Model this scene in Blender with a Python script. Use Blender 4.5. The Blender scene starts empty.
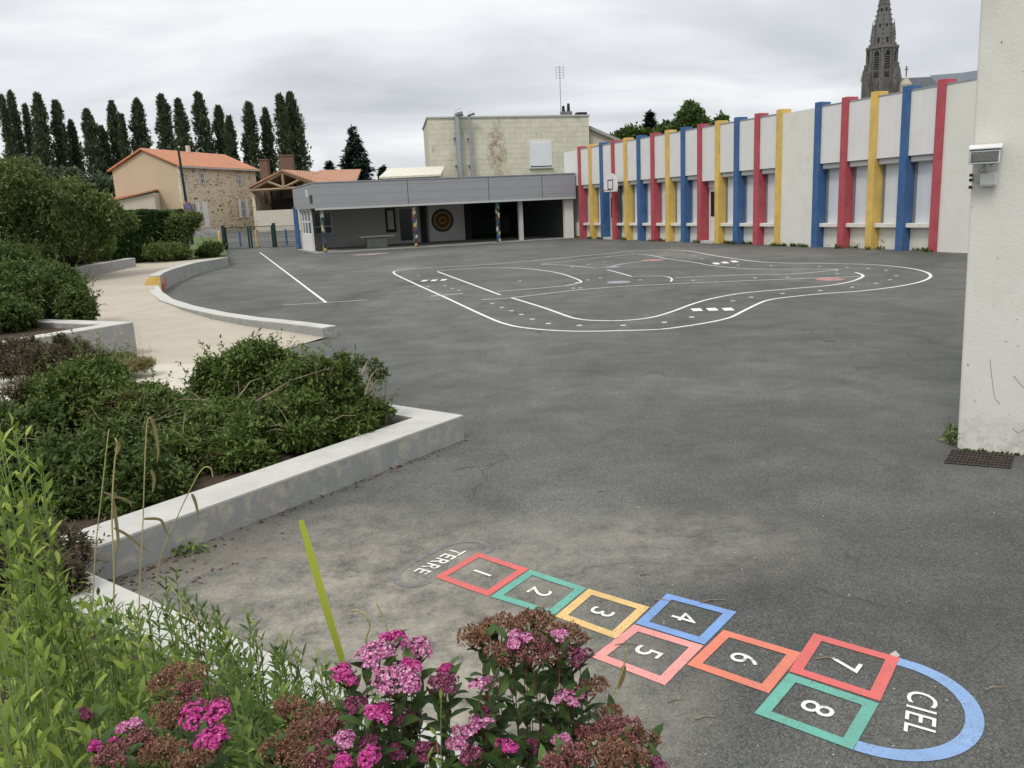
import bpy, math, random
import numpy as np
from mathutils import Vector, Matrix
random.seed(7); rng = np.random.default_rng(7)
R = math.radians
scene = bpy.context.scene
col = scene.collection
# ------------------------------------------------------------------ camera
F = 829.0; PITCH = R(12.1); ROLL = R(2.7); CH = 2.35
cp, sp = math.cos(PITCH), math.sin(PITCH)
fw = Vector((0, cp, -sp)); up0 = Vector((0, sp, cp)); rt0 = Vector((1, 0, 0))
# horizon rises towards the right of the picture: camera rolled
rt = rt0 * math.cos(ROLL) - up0 * math.sin(ROLL)
up = rt0 * math.sin(ROLL) + up0 * math.cos(ROLL)
cam = bpy.data.cameras.new('camera'); co = bpy.data.objects.new('camera', cam); col.objects.link(co)
M = Matrix((rt, up, -fw)).transposed().to_4x4(); M.translation = (0, 0, CH)
co.matrix_world = M
cam.sensor_width = 36; cam.lens = F * 36 / 1024; cam.clip_end = 6000; cam.clip_start = .05
scene.camera = co
def ray(px, py):
    return rt * ((px - 512) / F) - up * ((py - 384) / F) + fw
def G(px, py, z=0.0):
    d = ray(px, py); t = (z - CH) / d.z
    return Vector((d.x * t, d.y * t, z))
def D(px, py, dep):
    d = ray(px, py); t = dep / d.y
    return Vector((d.x * t, dep, CH + d.z * t))
def zat(px, py, dep): return D(px, py, dep).z
# ------------------------------------------------------------------ materials
def newmat(name):
    m = bpy.data.materials.new(name); m.use_nodes = True
    nt = m.node_tree; b = nt.nodes['Principled BSDF']
    return m, nt, b
def N(nt, t, **k):
    n = nt.nodes.new(t)
    for a, v in k.items(): setattr(n, a, v)
    return n
def noise(nt, vec, scale, detail=4, rough=.6, dist=0):
    n = N(nt, 'ShaderNodeTexNoise'); n.inputs['Scale'].default_value = scale
    n.inputs['Detail'].default_value = detail; n.inputs['Roughness'].default_value = rough
    n.inputs['Distortion'].default_value = dist
    nt.links.new(vec, n.inputs['Vector']); return n.outputs['Fac']
def ramp(nt, fac, stops):
    r = N(nt, 'ShaderNodeValToRGB'); e = r.color_ramp.elements
    while len(e) < len(stops): e.new(.5)
    for i, (p, c) in enumerate(stops):
        e[i].position = p; e[i].color = (*c, 1) if len(c) == 3 else c
    nt.links.new(fac, r.inputs[0]); return r.outputs[0]
def mix(nt, f, a, b, typ='MIX'):
    n = N(nt, 'ShaderNodeMix', data_type='RGBA', blend_type=typ)
    for s, v in ((n.inputs[0], f), (n.inputs[6], a), (n.inputs[7], b)):
        if hasattr(v, 'default_value') or isinstance(v, bpy.types.NodeSocket): nt.links.new(v, s)
        elif isinstance(v, (int, float)): s.default_value = v
        else: s.default_value = (*v, 1)
    return n.outputs[2]
def mth(nt, op, a, b=None, clamp=False):
    n = N(nt, 'ShaderNodeMath', operation=op); n.use_clamp = clamp
    for s, v in ((n.inputs[0], a), (n.inputs[1], b)):
        if v is None: continue
        if isinstance(v, (int, float)): s.default_value = v
        else: nt.links.new(v, s)
    return n.outputs[0]
def bump(nt, b, h, strength=.3, dist=.01):
    n = N(nt, 'ShaderNodeBump'); n.inputs['Strength'].default_value = strength
    n.inputs['Distance'].default_value = dist; nt.links.new(h, n.inputs['Height'])
    nt.links.new(n.outputs[0], b.inputs['Normal'])
def pos(nt):
    return N(nt, 'ShaderNodeNewGeometry').outputs['Position']
def g3(c, k): return tuple(max(0, min(1, x * k)) for x in c)
def rough_mat(name, c, var=.2, scale=3, fine=60, bumpd=.003, rough=.85, dirt=None, dirt_amt=.4, dirt_scale=1.2, dlo=.55, dhi=.75, metal=0):
    m, nt, b = newmat(name); p = pos(nt)
    a = noise(nt, p, scale, 5, .65)
    cc = ramp(nt, a, [(.3, g3(c, 1 - var)), (.7, g3(c, 1 + var))])
    f = noise(nt, p, fine, 3, .7)
    cc = mix(nt, .25, cc, ramp(nt, f, [(.3, g3(c, 1 - 2 * var)), (.7, g3(c, 1 + 1.5 * var))]))
    if dirt:
        d = noise(nt, p, dirt_scale, 8, .72, .6)
        k = ramp(nt, d, [(dlo, (0, 0, 0)), (dhi, (1, 1, 1))])
        cc = mix(nt, mth(nt, 'MULTIPLY', k, dirt_amt), cc, dirt)
    nt.links.new(cc, b.inputs['Base Color'])
    b.inputs['Roughness'].default_value = rough; b.inputs['Metallic'].default_value = metal
    b.inputs['Specular IOR Level'].default_value = .3
    bump(nt, b, f, .5, bumpd)
    return m
def leaf_mat(name, c1, c2, c3=None, trans=.32, rough=.55):
    m, nt, b = newmat(name)
    r = N(nt, 'ShaderNodeNewGeometry').outputs['Random Per Island']
    st = [(0, c1), (.75, c2), (1, c3 or c2)]
    cc = ramp(nt, r, st)
    p = pos(nt); cc = mix(nt, noise(nt, p, 2.5, 2), cc, mix(nt, .5, cc, c1), 'MIX')
    nt.links.new(cc, b.inputs['Base Color']); b.inputs['Roughness'].default_value = rough
    b.inputs['Specular IOR Level'].default_value = .25
    t = N(nt, 'ShaderNodeBsdfTranslucent'); nt.links.new(cc, t.inputs[0])
    ms = N(nt, 'ShaderNodeMixShader'); ms.inputs[0].default_value = trans
    nt.links.new(b.outputs[0], ms.inputs[1]); nt.links.new(t.outputs[0], ms.inputs[2])
    nt.links.new(ms.outputs[0], nt.nodes['Material Output'].inputs[0])
    return m
# asphalt ----------------------------------------------------------
def asphalt_mat():
    m, nt, b = newmat('asphalt'); p = pos(nt)
    mp = N(nt, 'ShaderNodeMapping'); mp.inputs['Scale'].default_value = (1, .55, 1); nt.links.new(p, mp.inputs[0])
    big = noise(nt, mp.outputs[0], .16, 6, .62, .8)
    cc = ramp(nt, big, [(.30, (.064, .067, .064)), (.44, (.094, .098, .093)), (.56, (.114, .118, .111)), (.72, (.160, .163, .152))])
    med = noise(nt, p, 1.3, 6, .7, .5)
    mp2 = N(nt, 'ShaderNodeMapping'); mp2.inputs['Scale'].default_value = (.7, 1.15, 1); mp2.inputs['Rotation'].default_value = (0, 0, .5); nt.links.new(p, mp2.inputs[0])
    strk = noise(nt, mp2.outputs[0], .55, 7, .68, .6)
    cc = mix(nt, .38, cc, ramp(nt, strk, [(.30, (.26, .26, .26)), (.5, (.5, .5, .5)), (.72, (.72, .71, .69))]), 'OVERLAY')
    cc = mix(nt, .8, cc, ramp(nt, med, [(.25, (.32, .32, .32)), (.75, (.70, .69, .68))]), 'OVERLAY')
    ag = N(nt, 'ShaderNodeTexVoronoi'); ag.inputs['Scale'].default_value = 140; nt.links.new(p, ag.inputs['Vector'])
    spk = ramp(nt, ag.outputs['Color'], [(.15, (.26, .26, .26)), (.6, (.5, .5, .5)), (.95, (.80, .78, .75))])
    cc = mix(nt, .95, cc, spk, 'OVERLAY')
    # pale sandy dust trodden round the beds and the hopscotch
    def dust(c, rx, ry, col_, amt, base):
        mm = N(nt, 'ShaderNodeMapping'); mm.vector_type = 'TEXTURE'
        mm.inputs['Location'].default_value = c; mm.inputs['Scale'].default_value = (rx, ry, 1)
        nt.links.new(p, mm.inputs[0])
        l = N(nt, 'ShaderNodeVectorMath', operation='LENGTH'); nt.links.new(mm.outputs[0], l.inputs[0])
        fall = mth(nt, 'SUBTRACT', 1.0, l.outputs['Value'], True)
        nz = ramp(nt, noise(nt, p, 3.5, 9, .8, .1), [(.36, (0, 0, 0)), (.64, (1, 1, 1))])
        k = mth(nt, 'MULTIPLY', mth(nt, 'MULTIPLY', mth(nt, 'POWER', fall, .7), nz), amt)
        return mix(nt, k, base, col_)
    a = G(330, 610); cc = dust((a.x, a.y, 0), 1.9, 1.9, (.40, .365, .295), .8, cc)
    a = G(470, 700); cc = dust((a.x, a.y, 0), 1.3, 1.0, (.38, .35, .285), .9, cc)
    a = G(640, 545); cc = dust((a.x, a.y, 0), 1.4, .8, (.29, .27, .23), .8, cc)
    a = G(190, 550); cc = dust((a.x, a.y, 0), .9, .7, (.10, .075, .055), .55, cc)
    a = G(240, 440, 0); cc = dust((a.x, a.y, 0), 1.3, 1.4, (.27, .25, .21), .5, cc)
    # cracks
    ck = N(nt, 'ShaderNodeTexVoronoi', feature='DISTANCE_TO_EDGE'); ck.inputs['Scale'].default_value = .33
    dv = N(nt, 'ShaderNodeVectorMath', operation='ADD'); nt.links.new(p, dv.inputs[0])
    nn = N(nt, 'ShaderNodeTexNoise'); nn.inputs['Scale'].default_value = 1.1; nn.inputs['Detail'].default_value = 6
    nt.links.new(p, nn.inputs['Vector']); nt.links.new(nn.outputs['Color'], dv.inputs[1]); nt.links.new(dv.outputs[0], ck.inputs['Vector'])
    kk = ramp(nt, ck.outputs['Distance'], [(0, (1, 1, 1)), (.006, (0, 0, 0))])
    kn = ramp(nt, noise(nt, p, .25, 3), [(.50, (0, 0, 0)), (.60, (.75, .75, .75))])
    cc = mix(nt, mth(nt, 'MULTIPLY', kk, kn), cc, (.035, .034, .032))
    nt.links.new(cc, b.inputs['Base Color']); b.inputs['Roughness'].default_value = .82
    b.inputs['Specular IOR Level'].default_value = .25
    bump(nt, b, ag.outputs['Distance'], .6, .004)
    return m
def brick_mat(name, c1, c2, mortar, sx, sy, msize, axis, var=.5, stain=None, bumpd=.01, offset=.5):
    """axis: unit direction of the wall in plan, rows follow z"""
    m, nt, b = newmat(name); p = pos(nt)
    dt = N(nt, 'ShaderNodeVectorMath', operation='DOT_PRODUCT'); nt.links.new(p, dt.inputs[0]); dt.inputs[1].default_value = axis
    sep = N(nt, 'ShaderNodeSeparateXYZ'); nt.links.new(p, sep.inputs[0])
    cb = N(nt, 'ShaderNodeCombineXYZ'); nt.links.new(dt.outputs['Value'], cb.inputs[0]); nt.links.new(sep.outputs[2], cb.inputs[1])
    v = cb.outputs[0]
    nn = N(nt, 'ShaderNodeTexNoise'); nn.inputs['Scale'].default_value = 2.5; nt.links.new(p, nn.inputs['Vector'])
    br = N(nt, 'ShaderNodeTexBrick'); br.offset = offset
    nt.links.new(v, br.inputs['Vector'])
    br.inputs['Color1'].default_value = (*c1, 1); br.inputs['Color2'].default_value = (*c2, 1); br.inputs['Mortar'].default_value = (*mortar, 1)
    br.inputs['Scale'].default_value = 1; br.inputs['Brick Width'].default_value = sx; br.inputs['Row Height'].default_value = sy
    br.inputs['Mortar Size'].default_value = msize; br.inputs['Mortar Smooth'].default_value = .3
    cc = mix(nt, var, br.outputs['Color'], ramp(nt, noise(nt, p, 1.2, 6, .7), [(.3, g3(c1, .6)), (.7, g3(c1, 1.25))]))
    if stain: cc = stain(nt, p, cc)
    nt.links.new(cc, b.inputs['Base Color']); b.inputs['Roughness'].default_value = .9
    bump(nt, b, br.outputs['Fac'], -.6, bumpd)
    return m
def rubble_mat():
    m, nt, b = newmat('rubble_stone'); p = pos(nt)
    mp = N(nt, 'ShaderNodeMapping'); mp.inputs['Scale'].default_value = (1.9, 1.9, 3.8); nt.links.new(p, mp.inputs[0])
    v = N(nt, 'ShaderNodeTexVoronoi'); v.inputs['Scale'].default_value = 1; nt.links.new(mp.outputs[0], v.inputs['Vector'])
    e = N(nt, 'ShaderNodeTexVoronoi', feature='DISTANCE_TO_EDGE'); e.inputs['Scale'].default_value = 1; nt.links.new(mp.outputs[0], e.inputs['Vector'])
    sep = N(nt, 'ShaderNodeSeparateColor'); nt.links.new(v.outputs['Color'], sep.inputs[0])
    st = ramp(nt, sep.outputs[0], [(0, (.16, .10, .065)), (.25, (.34, .24, .15)), (.6, (.48, .38, .25)), (1, (.58, .49, .36))])
    k = ramp(nt, e.outputs['Distance'], [(.05, (1, 1, 1)), (.22, (0, 0, 0))])
    cc = mix(nt, k, st, (.60, .52, .40))
    nt.links.new(cc, b.inputs['Base Color']); b.inputs['Roughness'].default_value = .95
    bump(nt, b, e.outputs['Distance'], .6, .03)
    return m
def tile_mat(name, c, axis):
    m, nt, b = newmat(name); p = pos(nt)
    dt = N(nt, 'ShaderNodeVectorMath', operation='DOT_PRODUCT'); nt.links.new(p, dt.inputs[0]); dt.inputs[1].default_value = axis
    s = mth(nt, 'SINE', mth(nt, 'MULTIPLY', dt.outputs['Value'], 2 * math.pi / .28))
    k = ramp(nt, mth(nt, 'ADD', mth(nt, 'MULTIPLY', s, .5), .5), [(0, g3(c, .72)), (.6, g3(c, 1.1))])
    cc = mix(nt, .5, k, ramp(nt, noise(nt, p, 5, 5, .8), [(.3, g3(c, .65)), (.7, g3(c, 1.3))]))
    cc = mix(nt, mth(nt, 'MULTIPLY', ramp(nt, noise(nt, p, .7, 6, .7), [(.5, (0, 0, 0)), (.75, (1, 1, 1))]), .45), cc, (.16, .09, .06))
    nt.links.new(cc, b.inputs['Base Color']); b.inputs['Roughness'].default_value = .9
    bump(nt, b, s, .8, .05)
    return m
MT = {}
MT['asphalt'] = asphalt_mat()
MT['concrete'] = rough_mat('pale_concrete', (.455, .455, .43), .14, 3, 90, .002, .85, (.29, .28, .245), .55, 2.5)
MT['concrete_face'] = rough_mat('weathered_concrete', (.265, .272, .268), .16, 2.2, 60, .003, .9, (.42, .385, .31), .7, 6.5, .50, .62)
MT['path'] = rough_mat('beige_resin_gravel', (.395, .352, .290), .12, 1.6, 120, .003, .95, (.30, .25, .19), .5, .5)
MT['sand'] = rough_mat('pale_sandy_concrete', (.50, .465, .40), .1, 2, 80, .002, .95, (.36, .31, .24), .5, 1.5)
MT['soil'] = rough_mat('dark_mulch', (.060, .042, .030), .5, 8, 60, .02, 1)
MT['grass'] = rough_mat('meadow', (.075, .115, .035), .4, 1.5, 30, .02, 1, (.16, .15, .07), .5, .4)
MT['white_wall'] = rough_mat('white_render', (.66, .65, .60), .05, 1.5, 70, .003, .9, (.44, .41, .34), .45, 1.1)
MT['base_wall'] = rough_mat('chipped_white_render', (.66, .645, .58), .06, 1.5, 70, .003, .9, (.30, .27, .22), .8, 2.6, .60, .64)
MT['clad'] = rough_mat('white_cladding', (.66, .655, .65), .05, .8, 30, .001, .6, (.46, .45, .43), .5, .6)
MT['shutter'] = None
def stripe_mat(name, c, period, depth=.35, rough=.5, axis=(0, 0, 1), bumpd=.01, metal=0, sharp=False):
    m, nt, b = newmat(name); p = pos(nt)
    dt = N(nt, 'ShaderNodeVectorMath', operation='DOT_PRODUCT'); nt.links.new(p, dt.inputs[0]); dt.inputs[1].default_value = axis
    f = mth(nt, 'FRACT', mth(nt, 'DIVIDE', dt.outputs['Value'], period))
    cc = ramp(nt, f, [(0, g3(c, 1 - depth)), (.14 if sharp else .3, c), (.95, c)])
    cc = mix(nt, .3, cc, ramp(nt, noise(nt, p, 1.5, 5, .7), [(.3, g3(c, .8)), (.7, g3(c, 1.1))]))
    nt.links.new(cc, b.inputs['Base Color']); b.inputs['Roughness'].default_value = rough; b.inputs['Metallic'].default_value = metal
    bump(nt, b, f, .4, bumpd)
    return m
MT['shutter'] = stripe_mat('shutter_slats', (.66, .695, .74), .055, .35, .5)
MT['fascia'] = stripe_mat('grey_fascia_panel', (.265, .272, .292), .50, .35, .55, bumpd=.006, sharp=True)
MT['clad_v'] = stripe_mat('ribbed_white_cladding', (.66, .655, .645), .30, .09, .6, (-.381, .924, 0), .004, sharp=True)
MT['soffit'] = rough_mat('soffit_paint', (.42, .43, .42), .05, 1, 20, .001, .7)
MT['inner'] = rough_mat('shelter_inner_paint', (.52, .52, .51), .08, .6, 20, .001, .8)
MT['inner_light'] = rough_mat('shelter_pale_paint', (.56, .56, .55), .08, .6, 20, .001, .8)
MT['recess'] = rough_mat('recess_shade_colour', (.06, .062, .065), .1, .6, 20, .001, .8)  # shade of the deep shelter interior put into the base colour
MT['dark_pipe'] = rough_mat('dark_grey_pipe', (.07, .08, .08), .1, 4, 30, .001, .6)
MT['frame_grey'] = rough_mat('grey_guide_rail', (.20, .205, .21), .1, 4, 30, .001, .6)
MT['black'] = rough_mat('dark_paint', (.015, .016, .02), .2, 3, 30, .001, .5)
MT['dark_glass'] = rough_mat('dark_glass', (.02, .024, .03), .2, 3, 30, .0001, .12)
MT['glass'] = rough_mat('reflecting_glass', (.07, .09, .11), .2, 1, 3, .0001, .08)
def paint_col(name, c):
    return rough_mat(name, tuple(x * .93 + .01 for x in c), .22, 1.6, 30, .008, .65, tuple(min(1, x * .6 + .09) for x in c), .6, 2.6, .44, .68)
MT['red'] = paint_col('red_column_paint', (.42, .062, .082))
MT['yellow'] = paint_col('yellow_column_paint', (.66, .45, .105))
MT['blue'] = paint_col('blue_column_paint', (.028, .105, .27))
MT['drip_stain'] = None
MT['steel'] = rough_mat('galvanised_steel', (.33, .35, .37), .15, 6, 40, .001, .45, metal=.6)
MT['dark_green'] = rough_mat('dark_green_metal', (.012, .03, .022), .2, 6, 40, .001, .5)
MT['timber'] = rough_mat('pale_timber', (.34, .25, .16), .2, 3, 30, .004, .8)
MT['ochre'] = rough_mat('ochre_render', (.48, .38, .275), .06, .6, 40, .003, .95, (.36, .28, .2), .4, .7)
MT['pale_render'] = rough_mat('pale_pink_render', (.52, .45, .385), .06, .6, 40, .003, .95)
MT['rubble'] = rubble_mat()
MT['tile'] = tile_mat('terracotta_tiles', (.46, .205, .12), (1, .25, 0))
MT['tile2'] = tile_mat('weathered_terracotta_tiles', (.42, .22, .14), (1, .25, 0))
MT['slate'] = rough_mat('slate', (.075, .085, .105), .15, 1, 10, .01, .6)
MT['stone'] = rough_mat('dark_church_stone', (.105, .102, .10), .35, .35, 3, .03, .95, (.22, .21, .19), .6, .5, .45, .65)
MT['stone_pale'] = rough_mat('pale_church_stone', (.40, .35, .27), .2, .5, 3, .03, .95)
MT['stone_mid'] = rough_mat('mid_church_stone', (.155, .148, .138), .3, .5, 3, .03, .95)
MT['spire'] = stripe_mat('spire_stone', (.125, .124, .128), .9, .25, .9, bumpd=.02)
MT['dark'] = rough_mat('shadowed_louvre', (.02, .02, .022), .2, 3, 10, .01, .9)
MT['white_line'] = rough_mat('white_road_paint', (.68, .675, .645), .08, 5, 120, .001, .7, (.20, .20, .19), .9, 9, .56, .66)
MT['old_line'] = rough_mat('worn_road_paint', (.66, .66, .64), .10, 5, 120, .001, .7, (.17, .17, .165), .8, 9, .54, .66)
def sq(name, c):
    m = rough_mat(name, g3(tuple(x * .88 + .02 for x in c), 1), .12, 3, 150, .001, .8, tuple(x * .5 + .06 for x in c), .6, 5, .45, .65)
    nt = m.node_tree; b = nt.nodes['Principled BSDF']; old = b.inputs['Base Color'].links[0].from_socket; p = pos(nt)
    v = N(nt, 'ShaderNodeTexVoronoi'); v.inputs['Scale'].default_value = 170; nt.links.new(p, v.inputs['Vector'])
    sp_c = N(nt, 'ShaderNodeSeparateColor'); nt.links.new(v.outputs['Color'], sp_c.inputs[0])
    wear = ramp(nt, noise(nt, p, 6, 7, .75), [(.46, (.03, .03, .03)), (.70, (.6, .6, .6))])
    k = mth(nt, 'MULTIPLY', mth(nt, 'LESS_THAN', sp_c.outputs[0], mth(nt, 'MULTIPLY', wear, .6)), .55)
    nt.links.new(mix(nt, k, old, (.12, .118, .112)), b.inputs['Base Color']); return m
MT['p_red'] = sq('coral_red_paint', (.66, .125, .115)); MT['p_green'] = sq('sea_green_paint', (.12, .40, .32))
MT['p_yellow'] = sq('straw_paint', (.73, .49, .19)); MT['p_blue'] = sq('sky_blue_paint', (.17, .32, .64))
MT['p_pink'] = sq('salmon_pink_paint', (.80, .31, .285)); MT['p_orange'] = sq('orange_paint', (.72, .20, .125))
MT['p_coral'] = sq('red_marking_paint', (.42, .13, .12)); MT['p_arc'] = sq('pale_blue_paint', (.22, .36, .62))
MT['p_patch'] = rough_mat('tar_patch', (.115, .118, .124), .2, 3, 90, .001, .7, (.18, .175, .162), 1, 7, .38, .56)
MT['p_lilac'] = sq('pale_lilac_paint', (.27, .28, .33))
MT['rust'] = rough_mat('rusty_iron', (.055, .045, .038), .4, 12, 80, .004, .9)
MT['bark'] = rough_mat('bark', (.10, .08, .06), .3, 8, 40, .01, .95)
MT['twig'] = rough_mat('dry_twig', (.22, .17, .12), .3, 8, 40, .003, .95)
MT['lf_shrub'] = leaf_mat('shrub_leaf', (.055, .088, .022), (.135, .195, .045), (.25, .32, .085))
MT['lf_shrub2'] = leaf_mat('shrub_leaf_dark', (.05, .08, .022), (.105, .155, .04), (.18, .24, .06))
MT['lf_olive'] = leaf_mat('olive_leaf', (.075, .105, .032), (.165, .215, .062), (.26, .30, .10))
MT['lf_hedge'] = leaf_mat('hedge_leaf', (.035, .068, .020), (.070, .125, .034), (.12, .19, .055))
MT['lf_pop'] = leaf_mat('poplar_leaf', (.062, .086, .054), (.115, .148, .085), (.17, .21, .11))
MT['lf_con'] = leaf_mat('needle', (.015, .028, .022), (.030, .052, .038), (.05, .08, .05), .05)
MT['lf_purple'] = leaf_mat('bronze_leaf', (.07, .052, .035), (.13, .105, .06), (.20, .19, .09))
MT['lf_straw'] = leaf_mat('straw_leaf', (.22, .18, .09), (.34, .29, .15), (.20, .24, .08))
MT['lf_dead'] = leaf_mat('dead_leaf', (.05, .024, .014), (.14, .06, .03), (.20, .10, .05))
MT['lf_lime'] = leaf_mat('lime_leaf', (.085, .14, .02), (.27, .36, .06), (.48, .54, .13), .35)
MT['lf_herb'] = leaf_mat('herb_leaf', (.055, .10, .022), (.18, .265, .055), (.36, .44, .11), .3)
MT['lf_spir'] = leaf_mat('spiraea_leaf', (.030, .062, .016), (.065, .125, .03), (.13, .20, .055), .25, .4)
MT['blade'] = leaf_mat('grass_blade', (.12, .18, .035), (.24, .30, .06), (.38, .36, .12), .3)
MT['stem_green'] = rough_mat('green_stem', (.10, .15, .04), .2, 20, 80, .001, .6)
MT['stem_red'] = rough_mat('red_brown_stem', (.10, .045, .025), .2, 20, 80, .001, .6)
MT['stem_straw'] = rough_mat('straw_stem', (.36, .32, .14), .2, 20, 80, .001, .7)
MT['fl_mag'] = leaf_mat('magenta_floret', (.30, .015, .13), (.60, .06, .32), (.78, .28, .52), .2)
MT['fl_light'] = leaf_mat('pink_floret', (.34, .04, .18), (.64, .26, .45), (.90, .74, .82), .2)
MT['fl_dark'] = leaf_mat('faded_purple_floret', (.10, .025, .045), (.24, .05, .12), (.45, .17, .28), .2)
MT['fl_brown'] = leaf_mat('brown_seed_head', (.10, .045, .028), (.27, .135, .08), (.44, .25, .16), .1)
MT['fl_mauve'] = leaf_mat('brown_mauve_head', (.13, .045, .045), (.27, .11, .10), (.55, .25, .30), .1)
# ------------------------------------------------------------------ object helpers
def tag(o, label=None, cat=None, group=None, kind=None):
    if label: o['label'] = label
    if cat: o['category'] = cat
    if group: o['group'] = group
    if kind: o['kind'] = kind
    return o
def thing(name, label, cat, loc=(0, 0, 0), rz=0, group=None):
    o = bpy.data.objects.new(name, None); col.objects.link(o); o.location = loc; o.rotation_euler = (0, 0, rz)
    o.empty_display_size = .2
    return tag(o, label, cat, group)
def relink(o, parent):
    """mesh data is in world space: move it into the parent's frame"""
    root = parent
    chain = []
    while root is not None: chain.append(root); root = root.parent
    m = Matrix.Identity(4)
    for c in reversed(chain): m = m @ c.matrix_basis
    o.data.transform(m.inverted()); o.parent = parent
class MB:
    def __init__(s): s.v = []; s.f = []
    def add(s, vs, fs):
        n = len(s.v); s.v += [tuple(v) for v in vs]; s.f += [tuple(i + n for i in f) for f in fs]; return s
    def hexa(s, b, t):  # bottom quad, top quad (ccw from above)
        return s.add(list(b) + list(t), [(3, 2, 1, 0), (4, 5, 6, 7), (0, 1, 5, 4), (1, 2, 6, 5), (2, 3, 7, 6), (3, 0, 4, 7)])
    def box(s, c, sz, fr=None):
        """box at centre c, size sz; fr=(ux, uy) plan frame"""
        ux, uy = fr or (Vector((1, 0, 0)), Vector((0, 1, 0))); uz = Vector((0, 0, 1)); c = Vector(c)
        def p(i, j, k): return c + ux * sz[0] * i / 2 + uy * sz[1] * j / 2 + uz * sz[2] * k / 2
        return s.hexa([p(-1, -1, -1), p(1, -1, -1), p(1, 1, -1), p(-1, 1, -1)], [p(-1, -1, 1), p(1, -1, 1), p(1, 1, 1), p(-1, 1, 1)])
    def prism(s, poly, z0, z1):
        """poly: plan polygon; z0,z1 numbers or lists"""
        n = len(poly); a = 0
        for i in range(n):
            p, q = poly[i], poly[(i + 1) % n]; a += p[0] * q[1] - q[0] * p[1]
        idx = range(n) if a > 0 else range(n - 1, -1, -1)
        gz = lambda z, i: z[i] if isinstance(z, (list, tuple)) else z
        vs = [(poly[i][0], poly[i][1], gz(z0, i)) for i in idx] + [(poly[i][0], poly[i][1], gz(z1, i)) for i in idx]
        fs = [tuple(range(n - 1, -1, -1)), tuple(range(n, 2 * n))] + [(i, (i + 1) % n, n + (i + 1) % n, n + i) for i in range(n)]
        return s.add(vs, fs)
    def tube(s, pts, r, k=8, cap=True):
        pts = [Vector(p) for p in pts]; rs = r if isinstance(r, (list, tuple)) else [r] * len(pts)
        vs = []; 
        for i, p in enumerate(pts):
            d = (pts[min(i + 1, len(pts) - 1)] - pts[max(i - 1, 0)]).normalized()
            a = d.cross(Vector((0, 0, 1)));
            if a.length < .05: a = d.cross(Vector((1, 0, 0)))
            a.normalize(); b = d.cross(a)
            for j in range(k):
                t = 2 * math.pi * j / k; vs.append(p + (a * math.cos(t) + b * math.sin(t)) * rs[i])
        fs = []
        for i in range(len(pts) - 1):
            for j in range(k):
                fs.append((i * k + j, i * k + (j + 1) % k, (i + 1) * k + (j + 1) % k, (i + 1) * k + j))
        if cap: fs += [tuple(range(k - 1, -1, -1)), tuple(range((len(pts) - 1) * k, len(pts) * k))]
        return s.add(vs, fs)
    def disc(s, c, r, z, seg=24, rx=1, ry=1):
        return s.add([(c[0] + r * rx * math.cos(2 * math.pi * i / seg), c[1] + r * ry * math.sin(2 * math.pi * i / seg), z) for i in range(seg)], [tuple(range(seg))])
    def build(s, name, mat, parent=None, smooth=False, bev=0):
        me = bpy.data.meshes.new(name); me.from_pydata(s.v, [], s.f); me.update()
        if isinstance(mat, str): mat = MT[mat]
        me.materials.append(mat)
        if smooth: me.polygons.foreach_set('use_smooth', [True] * len(me.polygons))
        o = bpy.data.objects.new(name, me); col.objects.link(o)
        if parent is not None: relink(o, parent)
        if bev:
            b = o.modifiers.new('bevel', 'BEVEL'); b.width = bev; b.segments = 2; b.limit_method = 'ANGLE'; b.angle_limit = R(40)
        return o
def struct(o): return tag(o, kind='structure')
def npmesh(name, V, Fc, mat, parent=None, smooth=False):
    V = np.asarray(V, dtype=np.float32).reshape(-1, 3); Fc = np.asarray(Fc, dtype=np.int32); k = Fc.shape[1]
    me = bpy.data.meshes.new(name); me.vertices.add(len(V)); me.vertices.foreach_set('co', V.ravel())
    me.loops.add(Fc.size); me.loops.foreach_set('vertex_index', Fc.ravel())
    me.polygons.add(len(Fc)); me.polygons.foreach_set('loop_start', np.arange(0, Fc.size, k, dtype=np.int32))
    me.update(calc_edges=True)
    if smooth: me.polygons.foreach_set('use_smooth', [True] * len(Fc))
    me.materials.append(MT[mat] if isinstance(mat, str) else mat)
    o = bpy.data.objects.new(name, me); col.objects.link(o)
    if parent is not None: relink(o, parent)
    return o
def unit(a): return a / (np.linalg.norm(a, axis=-1, keepdims=True) + 1e-9)
def leaves(P, Dr, L, W, curl=.25, wide=.45):
    """simple leaves: pointed kite folded at the middle. P base, Dr direction, L length, W width"""
    P = np.asarray(P, float); Dr = unit(np.asarray(Dr, float)); n = len(P)
    L = np.broadcast_to(np.asarray(L, float).reshape(-1, 1), (n, 1)); W = np.broadcast_to(np.asarray(W, float).reshape(-1, 1), (n, 1))
    rnd = rng.normal(size=(n, 3)); S = unit(np.cross(Dr, np.array([0, 0, 1.]) + .35 * rnd)); U = np.cross(S, Dr)
    mid = P + Dr * L * wide
    V = np.stack([P, mid + S * W / 2 + U * W * .12, P + Dr * L - U * L * curl * .5, mid - S * W / 2 + U * W * .12], 1).reshape(-1, 3)
    i = np.arange(n)[:, None] * 4
    return V, i + np.array([[0, 1, 2, 3]])
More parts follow.
